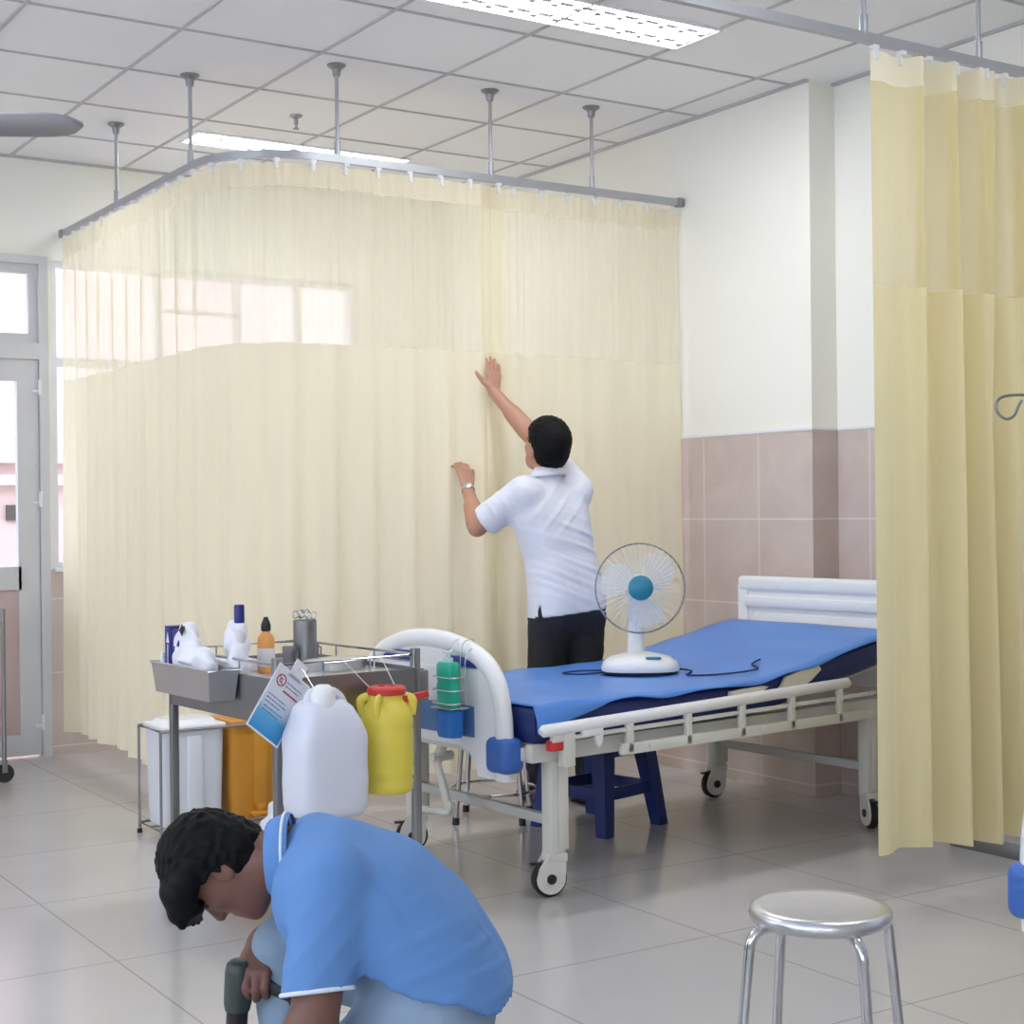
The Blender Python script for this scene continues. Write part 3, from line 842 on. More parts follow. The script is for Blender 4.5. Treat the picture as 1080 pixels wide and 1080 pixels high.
# wire holder with two bottles hung on the footboard
t = onbed('wire_holder', 'thin wire bottle holder hooked over the footboard of the blue bed', 'wire holder', -0.19, 0.285, 0)
b = B()
for y in (-0.058, 0.058, -0.03, 0.03):
    b.tube(fillet([(0.055, y*0.8, 0.80), (0.055, y*0.8, 0.905-abs(y)), (0.0, y, 0.895-abs(y)), (-0.012, y, 0.80), (-0.012, y, 0.648)], 0.02, 4), 0.0018, 6)
for z in (0.655, 0.70, 0.745): b.tube(fillet([(-0.012, -0.06, z), (-0.075, -0.06, z), (-0.075, 0.06, z), (-0.012, 0.06, z)], 0.02, 3, True), 0.0018, 6, closed=True)
b.box((-0.075, -0.058, 0.636), (0.002, 0.058, 0.640))
obj('wire_frame', b, 'steel', t)
t = onbed('gel_bottle', 'green translucent hand gel bottle in the wire holder on the footboard', 'bottle', -0.232, 0.283, 0.6405)
b = B().loft([sup(0.026, 0.043, 0.0, 20, 3.5), sup(0.028, 0.046, 0.012, 20, 3.5), sup(0.028, 0.046, 0.075, 20, 3.5), sup(0.025, 0.043, 0.088, 20, 3.5), sup(0.028, 0.046, 0.10, 20, 3.5), sup(0.028, 0.046, 0.145, 20, 3.5), sup(0.022, 0.04, 0.156, 20, 3.5)])
obj('body', b, 'green', t, 50)
obj('pump_cap', B().lathe([(0.017, 0.154), (0.017, 0.17), (0.008, 0.172), (0.008, 0.185), (0.018, 0.186), (0.018, 0.194), (0, 0.195)], 16), 'clear', t)
t = onbed('blue_bottle', 'cobalt blue plastic cup clipped to the footboard under the green bottle', 'cup', -0.222, 0.290, 0.535)
b = B().loft([sup(0.030, 0.046, 0.0, 20, 3), sup(0.033, 0.05, 0.01, 20, 3), sup(0.034, 0.053, 0.095, 20, 3), sup(0.030, 0.049, 0.095, 20, 3), sup(0.028, 0.045, 0.02, 20, 3)])
obj('cup_body', b, 'cobalt', t, 50)
obj('clip', B().box((0.03, -0.02, 0.05), (0.055, 0.02, 0.09), 0.003), 'cobalt', t)

# ------------------------------------------------------------------ stools
def steel_stool(label, loc, rz, rad=0.153, h=0.462):
    t = thing('steel_stool', label, 'stool', loc, rz, 'round steel stools')
    b = B().lathe([(0, h-0.002), (rad-0.03, h-0.002), (rad-0.014, h), (rad-0.004, h-0.006), (rad, h-0.018), (rad-0.003, h-0.030), (rad-0.014, h-0.036), (rad-0.02, h-0.03), (0, h-0.03)], 48)
    obj('seat', b, 'steel', t, 60)
    for k in range(4):
        a = R(90*k); ca, sa = math.cos(a), math.sin(a)
        pts = [(rad*0.55*ca, rad*0.55*sa, h-0.036), (rad*1.09*ca, rad*1.09*sa, h-0.04), (rad*1.38*ca, rad*1.38*sa, 0.012)]
        lg = obj('leg', B().tube(fillet(pts, 0.085, 10), 0.0115, 14), 'chrome', t, 60)
        obj('rubber_tip', B().tube([(rad*1.36*ca, rad*1.36*sa, 0.03), (rad*1.383*ca, rad*1.383*sa, 0.0)], 0.0145, 12), 'rubber', lg)
    rr = rad*1.29
    obj('foot_ring', B().tube([(rr*math.cos(2*PI*k/48), rr*math.sin(2*PI*k/48), 0.13) for k in range(48)], 0.007, 8, closed=True), 'chrome', t, 60)
    return t
steel_stool('round polished steel stool standing alone on the open floor', (2.353, 2.424, 0), -33+19)
steel_stool('round steel stool half hidden behind the foot of the blue bed', (3.50, 5.57, 0), 5, 0.145, 0.45)

# navy plastic stool under the bed
t = thing('plastic_stool', 'navy plastic stool with splayed legs under the blue bed', 'stool', (3.79, 5.20, 0), 14)
b = B().loft([sup(0.155, 0.155, 0.425, 28, 5), sup(0.160, 0.160, 0.418, 28, 5), sup(0.160, 0.160, 0.40, 28, 5), sup(0.150, 0.150, 0.375, 28, 5)])
obj('seat', b, 'navy_plastic', t, 50)
for sx in (-1, 1):
    for sy in (-1, 1):
        rows = []
        for z, c, w in ((0.39, 0.125, 0.036), (0.2, 0.152, 0.031), (0.0, 0.178, 0.026)):
            rows.append([(sx*c-w, sy*c-w, z), (sx*c+w, sy*c-w, z), (sx*c+w, sy*c+w, z), (sx*c-w, sy*c+w, z)])
        obj('leg', B().loft(rows), 'navy_plastic', t, 30)
for a in (0, 90, 180, 270):
    m = Matrix.Rotation(R(a), 4, 'Z')
    obj('stretcher', B().box((-0.15, 0.150, 0.135), (0.15, 0.162, 0.185), 0.004, 2, m), 'navy_plastic', t, 30)
    obj('apron', B().box((-0.12, 0.118, 0.30), (0.12, 0.130, 0.40), 0.004, 2, m), 'navy_plastic', t, 30)

# bedside locker behind the gathered curtain
t = thing('bedside_locker', 'grey bedside locker whose base peeks out under the gathered curtain', 'locker', (4.86, 3.90, 0), 0)
obj('carcass', B().box((-0.21, -0.2, 0.06), (0.24, 0.2, 0.78), 0.008), 'bedgrey', t)
obj('plinth', B().box((-0.20, -0.19, 0.0), (0.23, 0.19, 0.06), 0.004), 'steel_dull', t)
obj('drawer', B().box((-0.218, -0.18, 0.60), (-0.208, 0.18, 0.76), 0.004), 'bedgrey', t)
obj('door', B().box((-0.218, -0.18, 0.09), (-0.208, 0.18, 0.58), 0.004), 'bedgrey', t)

# drip stand: only its hook reaches into view
ip = Vector((2.86, 2.19, 0))
t = thing('drip_pole', 'slim steel drip pole with a bent hook at the second bed', 'drip pole', ip)
obj('pole', B().tube([(0, 0, 0.47), (0, 0, 1.562)], 0.010, 12), 'steel', t)
obj('pole_clamp', B().box((-0.02, -0.06, 0.47), (0.02, 0.016, 0.52), 0.004), 'steel_dull', t)
for s, dx, dy in ((1, -0.105, 0.068), (-1, 0.105, -0.068)):
    u = Vector((dx, dy, 0)).normalized()
    P = [Vector((0, 0, 1.552)), u*0.06+Vector((0, 0, 1.562)), u*0.115+Vector((0, 0, 1.561)), u*0.136+Vector((0, 0, 1.547)), u*0.134+Vector((0, 0, 1.525)), u*0.116+Vector((0, 0, 1.510)), u*0.098+Vector((0, 0, 1.517)), u*0.088+Vector((0, 0, 1.537)), u*0.080+Vector((0, 0, 1.551))]
    obj('hook', B().tube(smooth_path(P, 5), 0.0032, 8), 'steel_dull', t)

# steel trolley by the door, its corner post in view
t = thing('steel_trolley', 'slim steel trolley beside the aluminium door, only one corner post in view', 'trolley', (1.72, 7.93, 0), 0)
for x in (-0.29, 0.29):
    for y in (-0.2, 0.2):
        p = obj('post', B().tube([(x, y, 0.11), (x, y, 0.86)], 0.011, 10), 'steel_dull', t)
        c = B().box((x-0.013, y-0.016, 0.05), (x+0.013, y+0.016, 0.115), 0.003)
        obj('castor_fork', c, 'steel_dull', p)
        obj('wheel', B().lathe([(0, -0.011), (0.045, -0.011), (0.047, 0), (0.045, 0.011), (0, 0.011)], 18, (x, y, 0.047), Matrix.Rotation(PI/2, 4, 'X')), 'rubber', p)
for z in (0.22, 0.80): obj('shelf', B().box((-0.285, -0.2, z-0.012), (0.285, 0.2, z+0.012), 0.003), 'steel', t)
# ------------------------------------------------------------------ people
def nv(v):
    v = np.array(v, float); return v/np.linalg.norm(v)
def head_axes(F, U):
    F = nv(F); U = np.array(U, float); U = nv(U-F*(U@F)); L = np.cross(U, F); return np.array([F, L, U])
def head(f, c, A, s=1.0):
    """A rows: forward, left, up"""
    c = np.array(c, float)
    def P(x, y, z): return c + s*(A[0]*x + A[1]*y + A[2]*z)
    def E(x, y, z, r, k=0.02, sub=False): f.ell(P(x, y, z), [q*s for q in r], k, A, sub)
    E(-0.008, 0, 0.035, (0.094, 0.074, 0.088))
    E(0.028, 0, -0.030, (0.062, 0.060, 0.078), 0.03)
    E(0.048, 0, -0.082, (0.040, 0.040, 0.032), 0.03)
    E(0.070, 0, -0.100, (0.018, 0.020, 0.014), 0.02)
    for y in (-1, 1):
        E(0.050, y*0.038, -0.020, (0.030, 0.022, 0.020), 0.02)            # cheekbone
        E(0.088, y*0.030, 0.014, (0.014, 0.018, 0.010), 0.012, True)       # eye socket
        f.ell(P(-0.006, y*0.077, -0.012), [0.019*s, 0.009*s, 0.031*s], 0.006, A)   # ear
        f.ell(P(0.000, y*0.087, -0.010), [0.010*s, 0.006*s, 0.018*s], 0.006, A, True)
        E(0.076, y*0.030, 0.013, (0.013, 0.014, 0.009), 0.004)             # eyelid
    E(0.078, 0, 0.034, (0.018, 0.046, 0.010), 0.015)
    f.cap(P(0.084, 0, 0.022), P(0.104, 0, -0.026), 0.008*s, 0.013*s, 0.012)
    for y in (-1, 1): E(0.096, y*0.012, -0.030, (0.010, 0.008, 0.008), 0.006)
    E(0.082, 0, -0.058, (0.012, 0.024, 0.007), 0.006); E(0.080, 0, -0.072, (0.012, 0.021, 0.008), 0.006)
    return P
def hair(f, c, A, s=1.0, fringe=0.0, spike=0.004, flat=0.0):
    c = np.array(c, float)
    hx = np.array([-0.14, -0.09, -0.05, -0.022, -0.004, 0.018, 0.022, 0.045, 0.075, 0.13])*s
    hz = np.array([-0.075, -0.070, -0.055, -0.030, 0.016, 0.012, 0.040, 0.058, 0.062-fringe, 0.062-fringe])*s
    cut = lambda x, y, z: (np.interp(x, hx, hz) - z)*0.8 + 0*y
    f.ell(c + s*(A[0]*(-0.012+flat*0.6) + A[2]*0.036), [q*s for q in (0.108-flat*0.5, 0.086, 0.098)], 0.0, A, cut=lambda x, y, z: (np.interp(x-0.012*s, hx, hz)-0.036*s - z)*0.8 + 0*y)
    f.ell(c + s*(A[0]*(-0.045+flat) + A[2]*-0.005), [q*s for q in (0.072, 0.074, 0.080)], 0.01, A, cut=lambda x, y, z: np.maximum((-0.060*s - z), x-0.035*s) + 0*y)
    a = A
    def fn(F, X, Y, Z):
        x = (X-c[0])*a[0][0]+(Y-c[1])*a[0][1]+(Z-c[2])*a[0][2]; y = (X-c[0])*a[1][0]+(Y-c[1])*a[1][1]+(Z-c[2])*a[1][2]; z = (X-c[0])*a[2][0]+(Y-c[1])*a[2][1]+(Z-c[2])*a[2][2]
        return F + spike*np.sin(95*y+60*x+8*np.sin(40*z))*np.sin(110*x-50*z+5*np.sin(60*y)) + 0.5*spike*np.sin(210*y+90*z)*np.sin(190*x)
    f.whole(fn)
def hand(f, w, d, n, right=True, curl=(0.2, 0.3, 0.3), spread=0.10, s=1.0, thumb=(0.55, 0.80, 0.25)):
    w = np.array(w, float); d = nv(d); n = np.array(n, float); n = nv(n-d*(n@d))
    th = np.cross(d, n)*(1 if right else -1)
    tips = []
    for i, (L, q) in enumerate(zip((0.070, 0.078, 0.073, 0.057), (1.0, 1.03, 1.0, 0.94))):
        base = w + s*(d*0.086*q + th*(0.029-0.0193*i))
        f.cap(w + s*(d*0.012 + th*(0.016-0.0107*i)), base, 0.0145*s, 0.0115*s, 0.010)
        e = nv(d + th*spread*(1-2*i/3)); p = base; ang = 0
        for seg, (fr, r0, r1) in enumerate(((0.45, 0.0098, 0.0088), (0.30, 0.0088, 0.0080), (0.25, 0.0080, 0.0066))):
            ang += curl[seg]
            q2 = p + s*L*fr*(e*math.cos(ang)+n*math.sin(ang))
            f.cap(p, q2, r0*s, r1*s, 0.003); p = q2
        tips.append(p)
    b0 = w + s*(d*0.022 + th*0.022); dd = nv(d*thumb[0]+th*thumb[1]+n*thumb[2])
    b1 = b0 + s*dd*0.040; b2 = b1 + s*nv(dd+d*0.35)*0.032; b3 = b2 + s*nv(dd+d*0.6)*0.022
    f.cap(b0, b1, 0.016*s, 0.0115*s, 0.010).cap(b1, b2, 0.0112*s, 0.0098*s, 0.004).cap(b2, b3, 0.0098*s, 0.0078*s, 0.004)
def wide(f, c, ax, half, r, k=0.05):
    c = np.array(c, float); ax = np.array(ax, float)
    f.cap(c-ax*half, c+ax*half, r, r, k)
def lerp(a, b, t): return np.array(a, float)*(1-t)+np.array(b, float)*t
def folds(f, terms):
    def fn(F, X, Y, Z):
        d = F.copy()
        for amp, (kx, ky, kz), ph, gate in terms:
            g = 1.0 if gate is None else np.clip(1-(np.sqrt((X-gate[0])**2+(Y-gate[1])**2+(Z-gate[2])**2)/gate[3])**2, 0, 1)
            w_ = kx*X+ky*Y+kz*Z+ph+0.8*np.sin(9*X+7*Z+ph)
            d = d + amp*g*(0.55*np.sin(w_) + 0.9*(1-np.abs(np.sin(w_*0.5+0.4)))**3 - 0.5*(1-np.abs(np.cos(w_*0.5+0.9)))**3)
        return d
    f.whole(fn)
def shoe(name, parent, loc, rz, m):
    f = Field((-0.07, -0.12, -0.02), (0.07, 0.20, 0.13), 0.006)
    f.cap((0, -0.06, 0.045), (0, 0.10, 0.036), 0.043, 0.040, 0.02).cap((0, 0.08, 0.03), (0.0, 0.15, 0.025), 0.040, 0.030, 0.02).cap((0, -0.055, 0.05), (0, -0.05, 0.10), 0.040, 0.042, 0.02)
    f.whole(lambda F, X, Y, Z: np.maximum(F, -Z+0.002))
    o = fobj(name, f, m, parent); o.location = loc; o.rotation_euler = (0, 0, R(rz)); return o

# ---- the man at the curtain
pt = thing('person', 'man in white shirt and black trousers reaching up to the curtain', 'person', (3.90, 5.576, 0), -32.95)
Rt = np.array((0.839, 0.544, 0)); Fb = np.array((-0.544, 0.839, 0))
Ls, Le, Lw = (-0.205, -0.085, 1.385), (-0.395, 0.000, 1.245), (-0.440, 0.150, 1.425)
Rs, Re, Rw = (0.035, 0.085, 1.430), (-0.145, 0.175, 1.655), (-0.317, 0.245, 1.862)
LA, RA = (-0.13, 0.10, 0.085), (0.10, 0.06, 0.085)
hipL, hipR = -Rt*0.085+np.array((0, 0, 0.86)), Rt*0.085+np.array((0, 0, 0.86))
kneeL, kneeR = lerp(hipL, LA, 0.52)+Fb*0.02, lerp(hipR, RA, 0.52)+Fb*0.02
f = Field((-0.58, -0.30, 0.0), (0.32, 0.42, 2.10), 0.005)
A1 = head_axes((-0.56, 0.74, 0.34), (0.05, -0.1, 1))
wide(f, (-0.075, 0.0, 1.37), Rt, 0.11, 0.06); wide(f, (-0.07, 0, 1.27), Rt, 0.085, 0.085); wide(f, (-0.02, 0, 1.06), Rt, 0.06, 0.085); wide(f, (0, 0, 0.90), Rt, 0.06, 0.095)
f.cap((-0.075, 0, 1.40), (-0.084, 0.0, 1.53), 0.058, 0.052, 0.03)
HP = head(f, (-0.088, 0.0, 1.598), A1, 1.03)
f.chain([Ls, Le, Lw], [0.048, 0.040, 0.026], 0.012).chain([Rs, Re, Rw], [0.048, 0.040, 0.027], 0.012)
f.cap(lerp(Le, Lw, 0.15), lerp(Le, Lw, 0.5), 0.042, 0.036, 0.02).cap(lerp(Re, Rw, 0.15), lerp(Re, Rw, 0.5), 0.043, 0.037, 0.02)
f.chain([hipL, kneeL, LA], [0.08, 0.052, 0.04]).chain([hipR, kneeR, RA], [0.08, 0.052, 0.04])
hand(f, Lw, (-0.20, 0.38, 0.90), Fb, False, (0.35, 0.45, 0.35), 0.10, 1.0, (0.75, 0.55, 0.3))
hand(f, Rw, (0.0, 0.16, 1.0), Fb, True, (0.05, 0.12, 0.10), 0.05, 1.0, (0.55, 0.85, 0.1))
fobj('body', f, 'skin', pt)
f = Field((-0.24, -0.16, 1.45), (0.07, 0.16, 1.76), 0.004)
hair(f, (-0.088, 0.0, 1.598), A1, 1.08, 0.0, 0.002)
fobj('hair', f, 'hair', pt)
b = B()
for y in (-0.031, 0.031): b.ball(HP(0.079, y, 0.013), 0.0125)
obj('eye', b, 'eye', pt)
f = Field((-0.42, -0.30, 0.80), (0.26, 0.32, 1.72), 0.006)
wide(f, (-0.078, 0.0, 1.385), Rt, 0.115, 0.068, 0.05); wide(f, (-0.072, 0, 1.29), Rt, 0.088, 0.103, 0.06); wide(f, (-0.045, 0, 1.18), Rt, 0.075, 0.103, 0.06)
wide(f, (-0.018, 0, 1.05), Rt, 0.072, 0.106, 0.06); wide(f, (0, 0, 0.93), Rt, 0.075, 0.113, 0.06); wide(f, (0.002, 0, 0.80), Rt, 0.078, 0.118, 0.06)
f.cap((-0.078, 0, 1.40), (-0.082, 0.0, 1.475), 0.072, 0.064, 0.03)
dl = nv(np.array(Le)-np.array(Ls)); pe = lerp(Ls, Le, 0.80)
f.cap(lerp(Ls, Le, -0.1), lerp(Ls, Le, 1.3), 0.072, 0.072, 0.04, cut=(pe, dl))
dr = nv(np.array(Re)-np.array(Rs)); pr_ = lerp(Rs, Re, 0.62)
f.cap(lerp(Rs, Re, -0.1), lerp(Rs, Re, 1.1), 0.072, 0.068, 0.04, cut=(pr_, dr))
folds(f, [(0.0050, (26, 16, 84), 0.3, (0.06, -0.10, 1.08, 0.24)), (0.0045, (60, 36, -60), 1.0, (-0.02, -0.10, 1.33, 0.18)), (0.005, (20, 30, 100), 2.0, (0.1, 0, 1.2, 0.18)),
          (0.0050, (90, 20, 50), 0.6, (-0.28, -0.07, 1.32, 0.15)), (0.004, (60, 50, 10), 0.2, (0, -0.05, 0.92, 0.16)), (0.0015, (20, 26, 70), 0.0, None)])
f.whole(lambda F, X, Y, Z: np.maximum(np.maximum(F, 0.862+0.10*(X)-Z), Z-1.478+0*X if False else F*0-1))
f.whole(lambda F, X, Y, Z: np.maximum(F, -np.maximum(np.abs(X+0.125+0.02*Y)-0.35*(0.925-Z)*0.35, np.maximum(Z-0.925, Y-0.02))))
fobj('shirt', f, 'white_shirt', pt)
cx, cy = -0.083, 0.0
b = B(); secs = []
for z, r, dz in ((1.455, 0.070, 0), (1.490, 0.066, 0.006), (1.497, 0.068, 0.006), (1.488, 0.075, 0), (1.462, 0.083, 0)):
    secs.append([(cx+r*1.02*math.cos(2*PI*k/28), cy+r*math.sin(2*PI*k/28), z+0.012*math.cos(2*PI*k/28-R(-57))) for k in range(28)])
obj('collar', b.loft(secs, False), 'white_shirt', pt, 60)
f = Field((-0.30, -0.26, 0.02), (0.30, 0.30, 0.95), 0.007)
wide(f, (0.0, 0, 0.86), Rt, 0.068, 0.108, 0.05)
f.chain([hipL, kneeL, LA], [0.100, 0.075, 0.066], 0.03).chain([hipR, kneeR, RA], [0.100, 0.075, 0.066], 0.03)
folds(f, [(0.004, (8, 8, 40), 0.0, None), (0.004, (30, 20, 12), 1.0, None)])
f.whole(lambda F, X, Y, Z: np.maximum(F, np.maximum(0.06-Z+0*X, Z-0.93)))
fobj('trousers', f, 'trousers', pt)
shoe('shoe', pt, (-0.13, 0.10, 0), 30, 'leather'); shoe('shoe', pt, (0.10, 0.06, 0), 28, 'leather')
wd = nv(np.array(Lw)-np.array(Le)); wc = Vector(lerp(Le, Lw, 0.94)); q = Vector(wd).to_track_quat('Z', 'Y').to_matrix().to_4x4()
b = B().lathe([(0.0285, -0.009), (0.0305, -0.009), (0.0305, 0.009), (0.0285, 0.009), (0.0285, -0.009)], 24)
b.xf(Matrix.Translation(wc) @ q)
wt = obj('wrist_watch', b, 'chrome', pt)
back = Vector((0.10, -0.99, 0.1)); back = (back - Vector(wd)*back.dot(Vector(wd))).normalized()
b = B().lathe([(0, 0), (0.017, 0), (0.017, 0.007), (0.014, 0.009), (0, 0.009)], 20).xf(Matrix.Translation(wc+back*0.026) @ back.to_track_quat('Z', 'Y').to_matrix().to_4x4())
obj('watch_face', b, 'steel', wt)

# ---- the man crouching in front
pt = thing('person', 'man in light blue polo shirt and jeans crouching over a drill', 'person', (1.378, 2.586, 0), -32.95)
Yx = np.array((0, 1.0, 0))
Ns, Ne, Nw = (-0.080, -0.165, 0.648), (-0.108, -0.235, 0.415), (-0.215, -0.180, 0.260)
Fs, Fe, Fw = (-0.150, 0.170, 0.640), (-0.190, 0.215, 0.490), (-0.250, 0.105, 0.478)
Nk, Na, Fk, Fa = (-0.175, -0.205, 0.190), (0.175, -0.150, 0.085), (-0.200, 0.100, 0.462), (-0.185, 0.105, 0.095)
Nh, Fh = (0.085, -0.100, 0.405), (0.085, 0.095, 0.400)
HC, HS = (-0.310, 0.010, 0.647), 0.88
A2 = head_axes((-0.27, -0.03, -0.96), (-0.96, 0, 0.27))
f = Field((-0.55, -0.34, 0.0), (0.33, 0.34, 0.84), 0.005)
wide(f, (-0.12, 0.005, 0.645), Yx, 0.12, 0.055); wide(f, (-0.07, 0, 0.60), Yx, 0.07, 0.09); wide(f, (0.05, 0, 0.50), Yx, 0.06, 0.08); wide(f, (0.09, 0, 0.41), Yx, 0.06, 0.085)
f.cap((-0.14, 0.008, 0.665), (-0.262, 0.01, 0.650), 0.064, 0.056, 0.03)
HP2 = head(f, HC, A2, HS)
f.chain([Ns, Ne, Nw], [0.050, 0.043, 0.030], 0.012).cap(lerp(Ne, Nw, 0.1), lerp(Ne, Nw, 0.5), 0.045, 0.038, 0.02)
f.chain([Fs, Fe, Fw], [0.048, 0.042, 0.028], 0.012)
f.chain([Nh, Nk, Na], [0.08, 0.052, 0.04]).chain([Fh, Fk, Fa], [0.08, 0.052, 0.04])
hand(f, Nw, (-0.62, 0.35, -0.70), (-0.5, 0.2, 0.6), False, (0.3, 0.5, 0.4), 0.08)
hand(f, Fw, (-0.10, -0.85, -0.50), (0.0, 0.45, -0.9), True, (0.65, 0.95, 0.75), 0.03, 0.95, (0.6, 0.5, 0.6))
fobj('body', f, 'skin_shaded', pt)
f = Field((-0.50, -0.14, 0.47), (-0.17, 0.16, 0.84), 0.004)
hair(f, HC, A2, 0.95, 0.045, 0.003, 0.013)
for k in range(11):      # loose fringe hanging down from the forehead
    y = -0.060+0.012*k
    p0 = np.array(HC)+A2[0]*0.058+A2[2]*0.066+A2[1]*y
    p1 = p0+np.array((0.016+0.005*math.sin(k*1.7), 0.004*math.sin(k*3), -0.036))
    p2 = np.array((-0.368+0.010*math.sin(k*2.3), 0.010+0.75*y, 0.548+0.012*math.sin(k*1.9)))
    f.cap(p0, p1, 0.024, 0.020, 0.016).cap(p1, p2, 0.021, 0.005, 0.008)
for s in (-1, 1):
    for k in range(4):
        q0 = np.array(HC)+A2[0]*(0.035+0.008*k)+A2[2]*(0.045+0.006*k)+A2[1]*s*(0.066-0.004*k)
        f.cap(q0, (-0.338-0.010*k, 0.010+s*(0.064-0.004*k), 0.580-0.006*k), 0.020, 0.005, 0.010)
for s in (-1, 1):        # hair falling over the temples
    q0 = np.array(HC)+A2[0]*0.030+A2[2]*0.050+A2[1]*s*0.070
    f.cap(q0, q0+np.array((0.012, 0, -0.055)), 0.026, 0.010, 0.012).cap(q0+A2[0]*0.03, q0+A2[0]*0.03+np.array((0.005, -0.01*s, -0.05)), 0.022, 0.008, 0.012)
fobj('hair', f, 'hair', pt)
b = B()
for y in (-0.031, 0.031): b.ball(HP2(0.079, y, 0.013), 0.0125)
obj('eye', b, 'eye', pt)
f = Field((-0.30, -0.32, 0.34), (0.32, 0.32, 0.84), 0.006)
wide(f, (-0.112, 0.005, 0.640), Yx, 0.125, 0.066, 0.05)
for y in (-0.082, 0.0, 0.082):
    f.chain([(-0.085, y, 0.598), (-0.015, y, 0.560), (0.055, y, 0.490), (0.098, y, 0.405), (0.10, y, 0.33)], [0.112, 0.118, 0.120, 0.126, 0.128], 0.05)
f.cap((-0.10, 0.008, 0.650), (-0.140, 0.01, 0.660), 0.078, 0.070, 0.04)
f.whole(lambda F, X, Y, Z: np.maximum(F, 0.492-0.33*np.maximum(X+0.02, 0)+0.25*np.minimum(X+0.02, 0)+0.006*np.sin(40*X+20*Y)-Z))
dn = nv(np.array(Ne)-np.array(Ns)); pn = lerp(Ns, Ne, 0.745); dn = nv(dn+np.array((0.22, 0, 0)))
f.cap(lerp(Ns, Ne, -0.05), lerp(Ns, Ne, 1.1), 0.068, 0.063, 0.022, cut=(pn, dn))
df = nv(np.array(Fe)-np.array(Fs)); pf = lerp(Fs, Fe, 0.75)
f.cap(lerp(Fs, Fe, -0.05), lerp(Fs, Fe, 1.1), 0.068, 0.060, 0.022, cut=(pf, df))
folds(f, [(0.0050, (115, 20, -95), 0.0, (-0.10, -0.21, 0.53, 0.15)), (0.0065, (-38, 20, 120), 0.5, (0.17, -0.08, 0.47, 0.125)), (0.0055, (-42, 8, 92), 1.5, (0.07, -0.14, 0.50, 0.17)), (0.0035, (60, 12, 40), 0.4, (-0.02, -0.12, 0.62, 0.14))])
fobj('polo_shirt', f, 'blue_shirt', pt)
# sleeve edge stripe, collar and its stripe
def ringtube(c, ax, r, w, n=36, sq=1.0):
    q = Vector(ax).to_track_quat('Z', 'Y').to_matrix().to_4x4(); m = Matrix.Translation(Vector(c)) @ q
    return B().tube([m @ Vector((r*math.cos(2*PI*k/n), r*math.sin(2*PI*k/n)*sq, 0)) for k in range(n)], w, 8, closed=True)
obj('sleeve_stripe', ringtube(pn-dn*0.002, dn, 0.0638, 0.0042), 'stripe', pt)
ax = nv((-1, 0, -0.06))
q = Vector(ax).to_track_quat('Z', 'Y').to_matrix().to_4x4(); m = Matrix.Translation((-0.174, 0.009, 0.664)) @ q
b = B(); secs = []
for z, r in ((0.018, 0.066), (0.042, 0.064), (0.046, 0.067), (0.040, 0.073), (0.006, 0.084), (0.0, 0.081)):
    secs.append([m @ Vector((r*math.cos(2*PI*k/36), r*math.sin(2*PI*k/36)*1.0, z)) for k in range(36)])
cl = obj('collar', b.loft(secs, False), 'blue_shirt', pt, 60)
b = B().loft([[m @ Vector((r*math.cos(2*PI*k/36), r*math.sin(2*PI*k/36), z)) for k in range(36)] for z, r in ((0.012, 0.0635), (0.043, 0.0635))], False)
obj('collar_lining', b, 'navy_cloth', cl, 60)
obj('collar_stripe', B().tube([m @ Vector((0.0835*math.cos(2*PI*k/36), 0.0835*math.sin(2*PI*k/36), 0.011)) for k in range(36)], 0.0028, 8, closed=True), 'stripe', cl)
f = Field((-0.33, -0.33, 0.02), (0.32, 0.30, 0.62), 0.006)
wide(f, (0.098, 0, 0.385), Yx, 0.078, 0.112, 0.05); wide(f, (0.050, 0, 0.45), Yx, 0.072, 0.100, 0.05)
f.chain([Nh, Nk], [0.102, 0.074], 0.03).chain([Nk, Na], [0.070, 0.058], 0.012).chain([Fh, Fk], [0.098, 0.070], 0.03).chain([Fk, Fa], [0.068, 0.062], 0.012)
folds(f, [(0.004, (50, 10, 50), 0.0, (0.05, -0.1, 0.36, 0.16)), (0.004, (30, 20, 60), 1.0, (-0.19, 0.1, 0.3, 0.25)), (0.0025, (40, 20, 24), 0.7, None)])
f.whole(lambda F, X, Y, Z: np.maximum(F, np.maximum(0.05-Z+0*X, Z-0.60)))
fobj('jeans', f, 'jeans', pt)
shoe('shoe', pt, (Fa[0]-0.02, Fa[1], 0), 90, 'leather')
shoe('shoe', pt, (Na[0]+0.02, Na[1], 0), 90, 'leather')

# the drill in his hand
t = thing('drill', 'dark green cordless drill pointing down in the crouching man\'s hand', 'drill', Matrix.Translation((1.378, 2.586, 0)) @ Matrix.Rotation(R(-32.95), 4, 'Z') @ Vector((-0.292, 0.047, 0.330)), -32.95)
tm = Matrix.Rotation(R(3), 4, 'Y')
b = B().lathe([(0, 0.128), (0.016, 0.127), (0.024, 0.120), (0.027, 0.105), (0.027, 0.045), (0.024, 0.03), (0, 0.03)], 24).xf(tm)
obj('motor_body', b, 'drill', t, 50)
obj('chuck', B().lathe([(0, 0.032), (0.021, 0.032), (0.021, 0.0), (0.018, -0.012), (0.010, -0.022), (0, -0.022)], 20).xf(tm), 'black', t, 50)
obj('drill_bit', B().lathe([(0, -0.02), (0.003, -0.02), (0.003, -0.10), (0, -0.104)], 10).xf(tm), 'steel', t)
obj('handle', B().tube([(0.015, 0.0, 0.095), (0.065, 0.0, 0.078), (0.115, 0.0, 0.055)], [0.020, 0.0165, 0.018], 14), 'drill', t)
obj('battery', B().box((-0.025, -0.03, -0.045), (0.025, 0.03, 0.045), 0.008, 3, Matrix.Translation((0.13, 0, 0.050)) @ Matrix.Rotation(R(-20), 4, 'Y')), 'black', t)
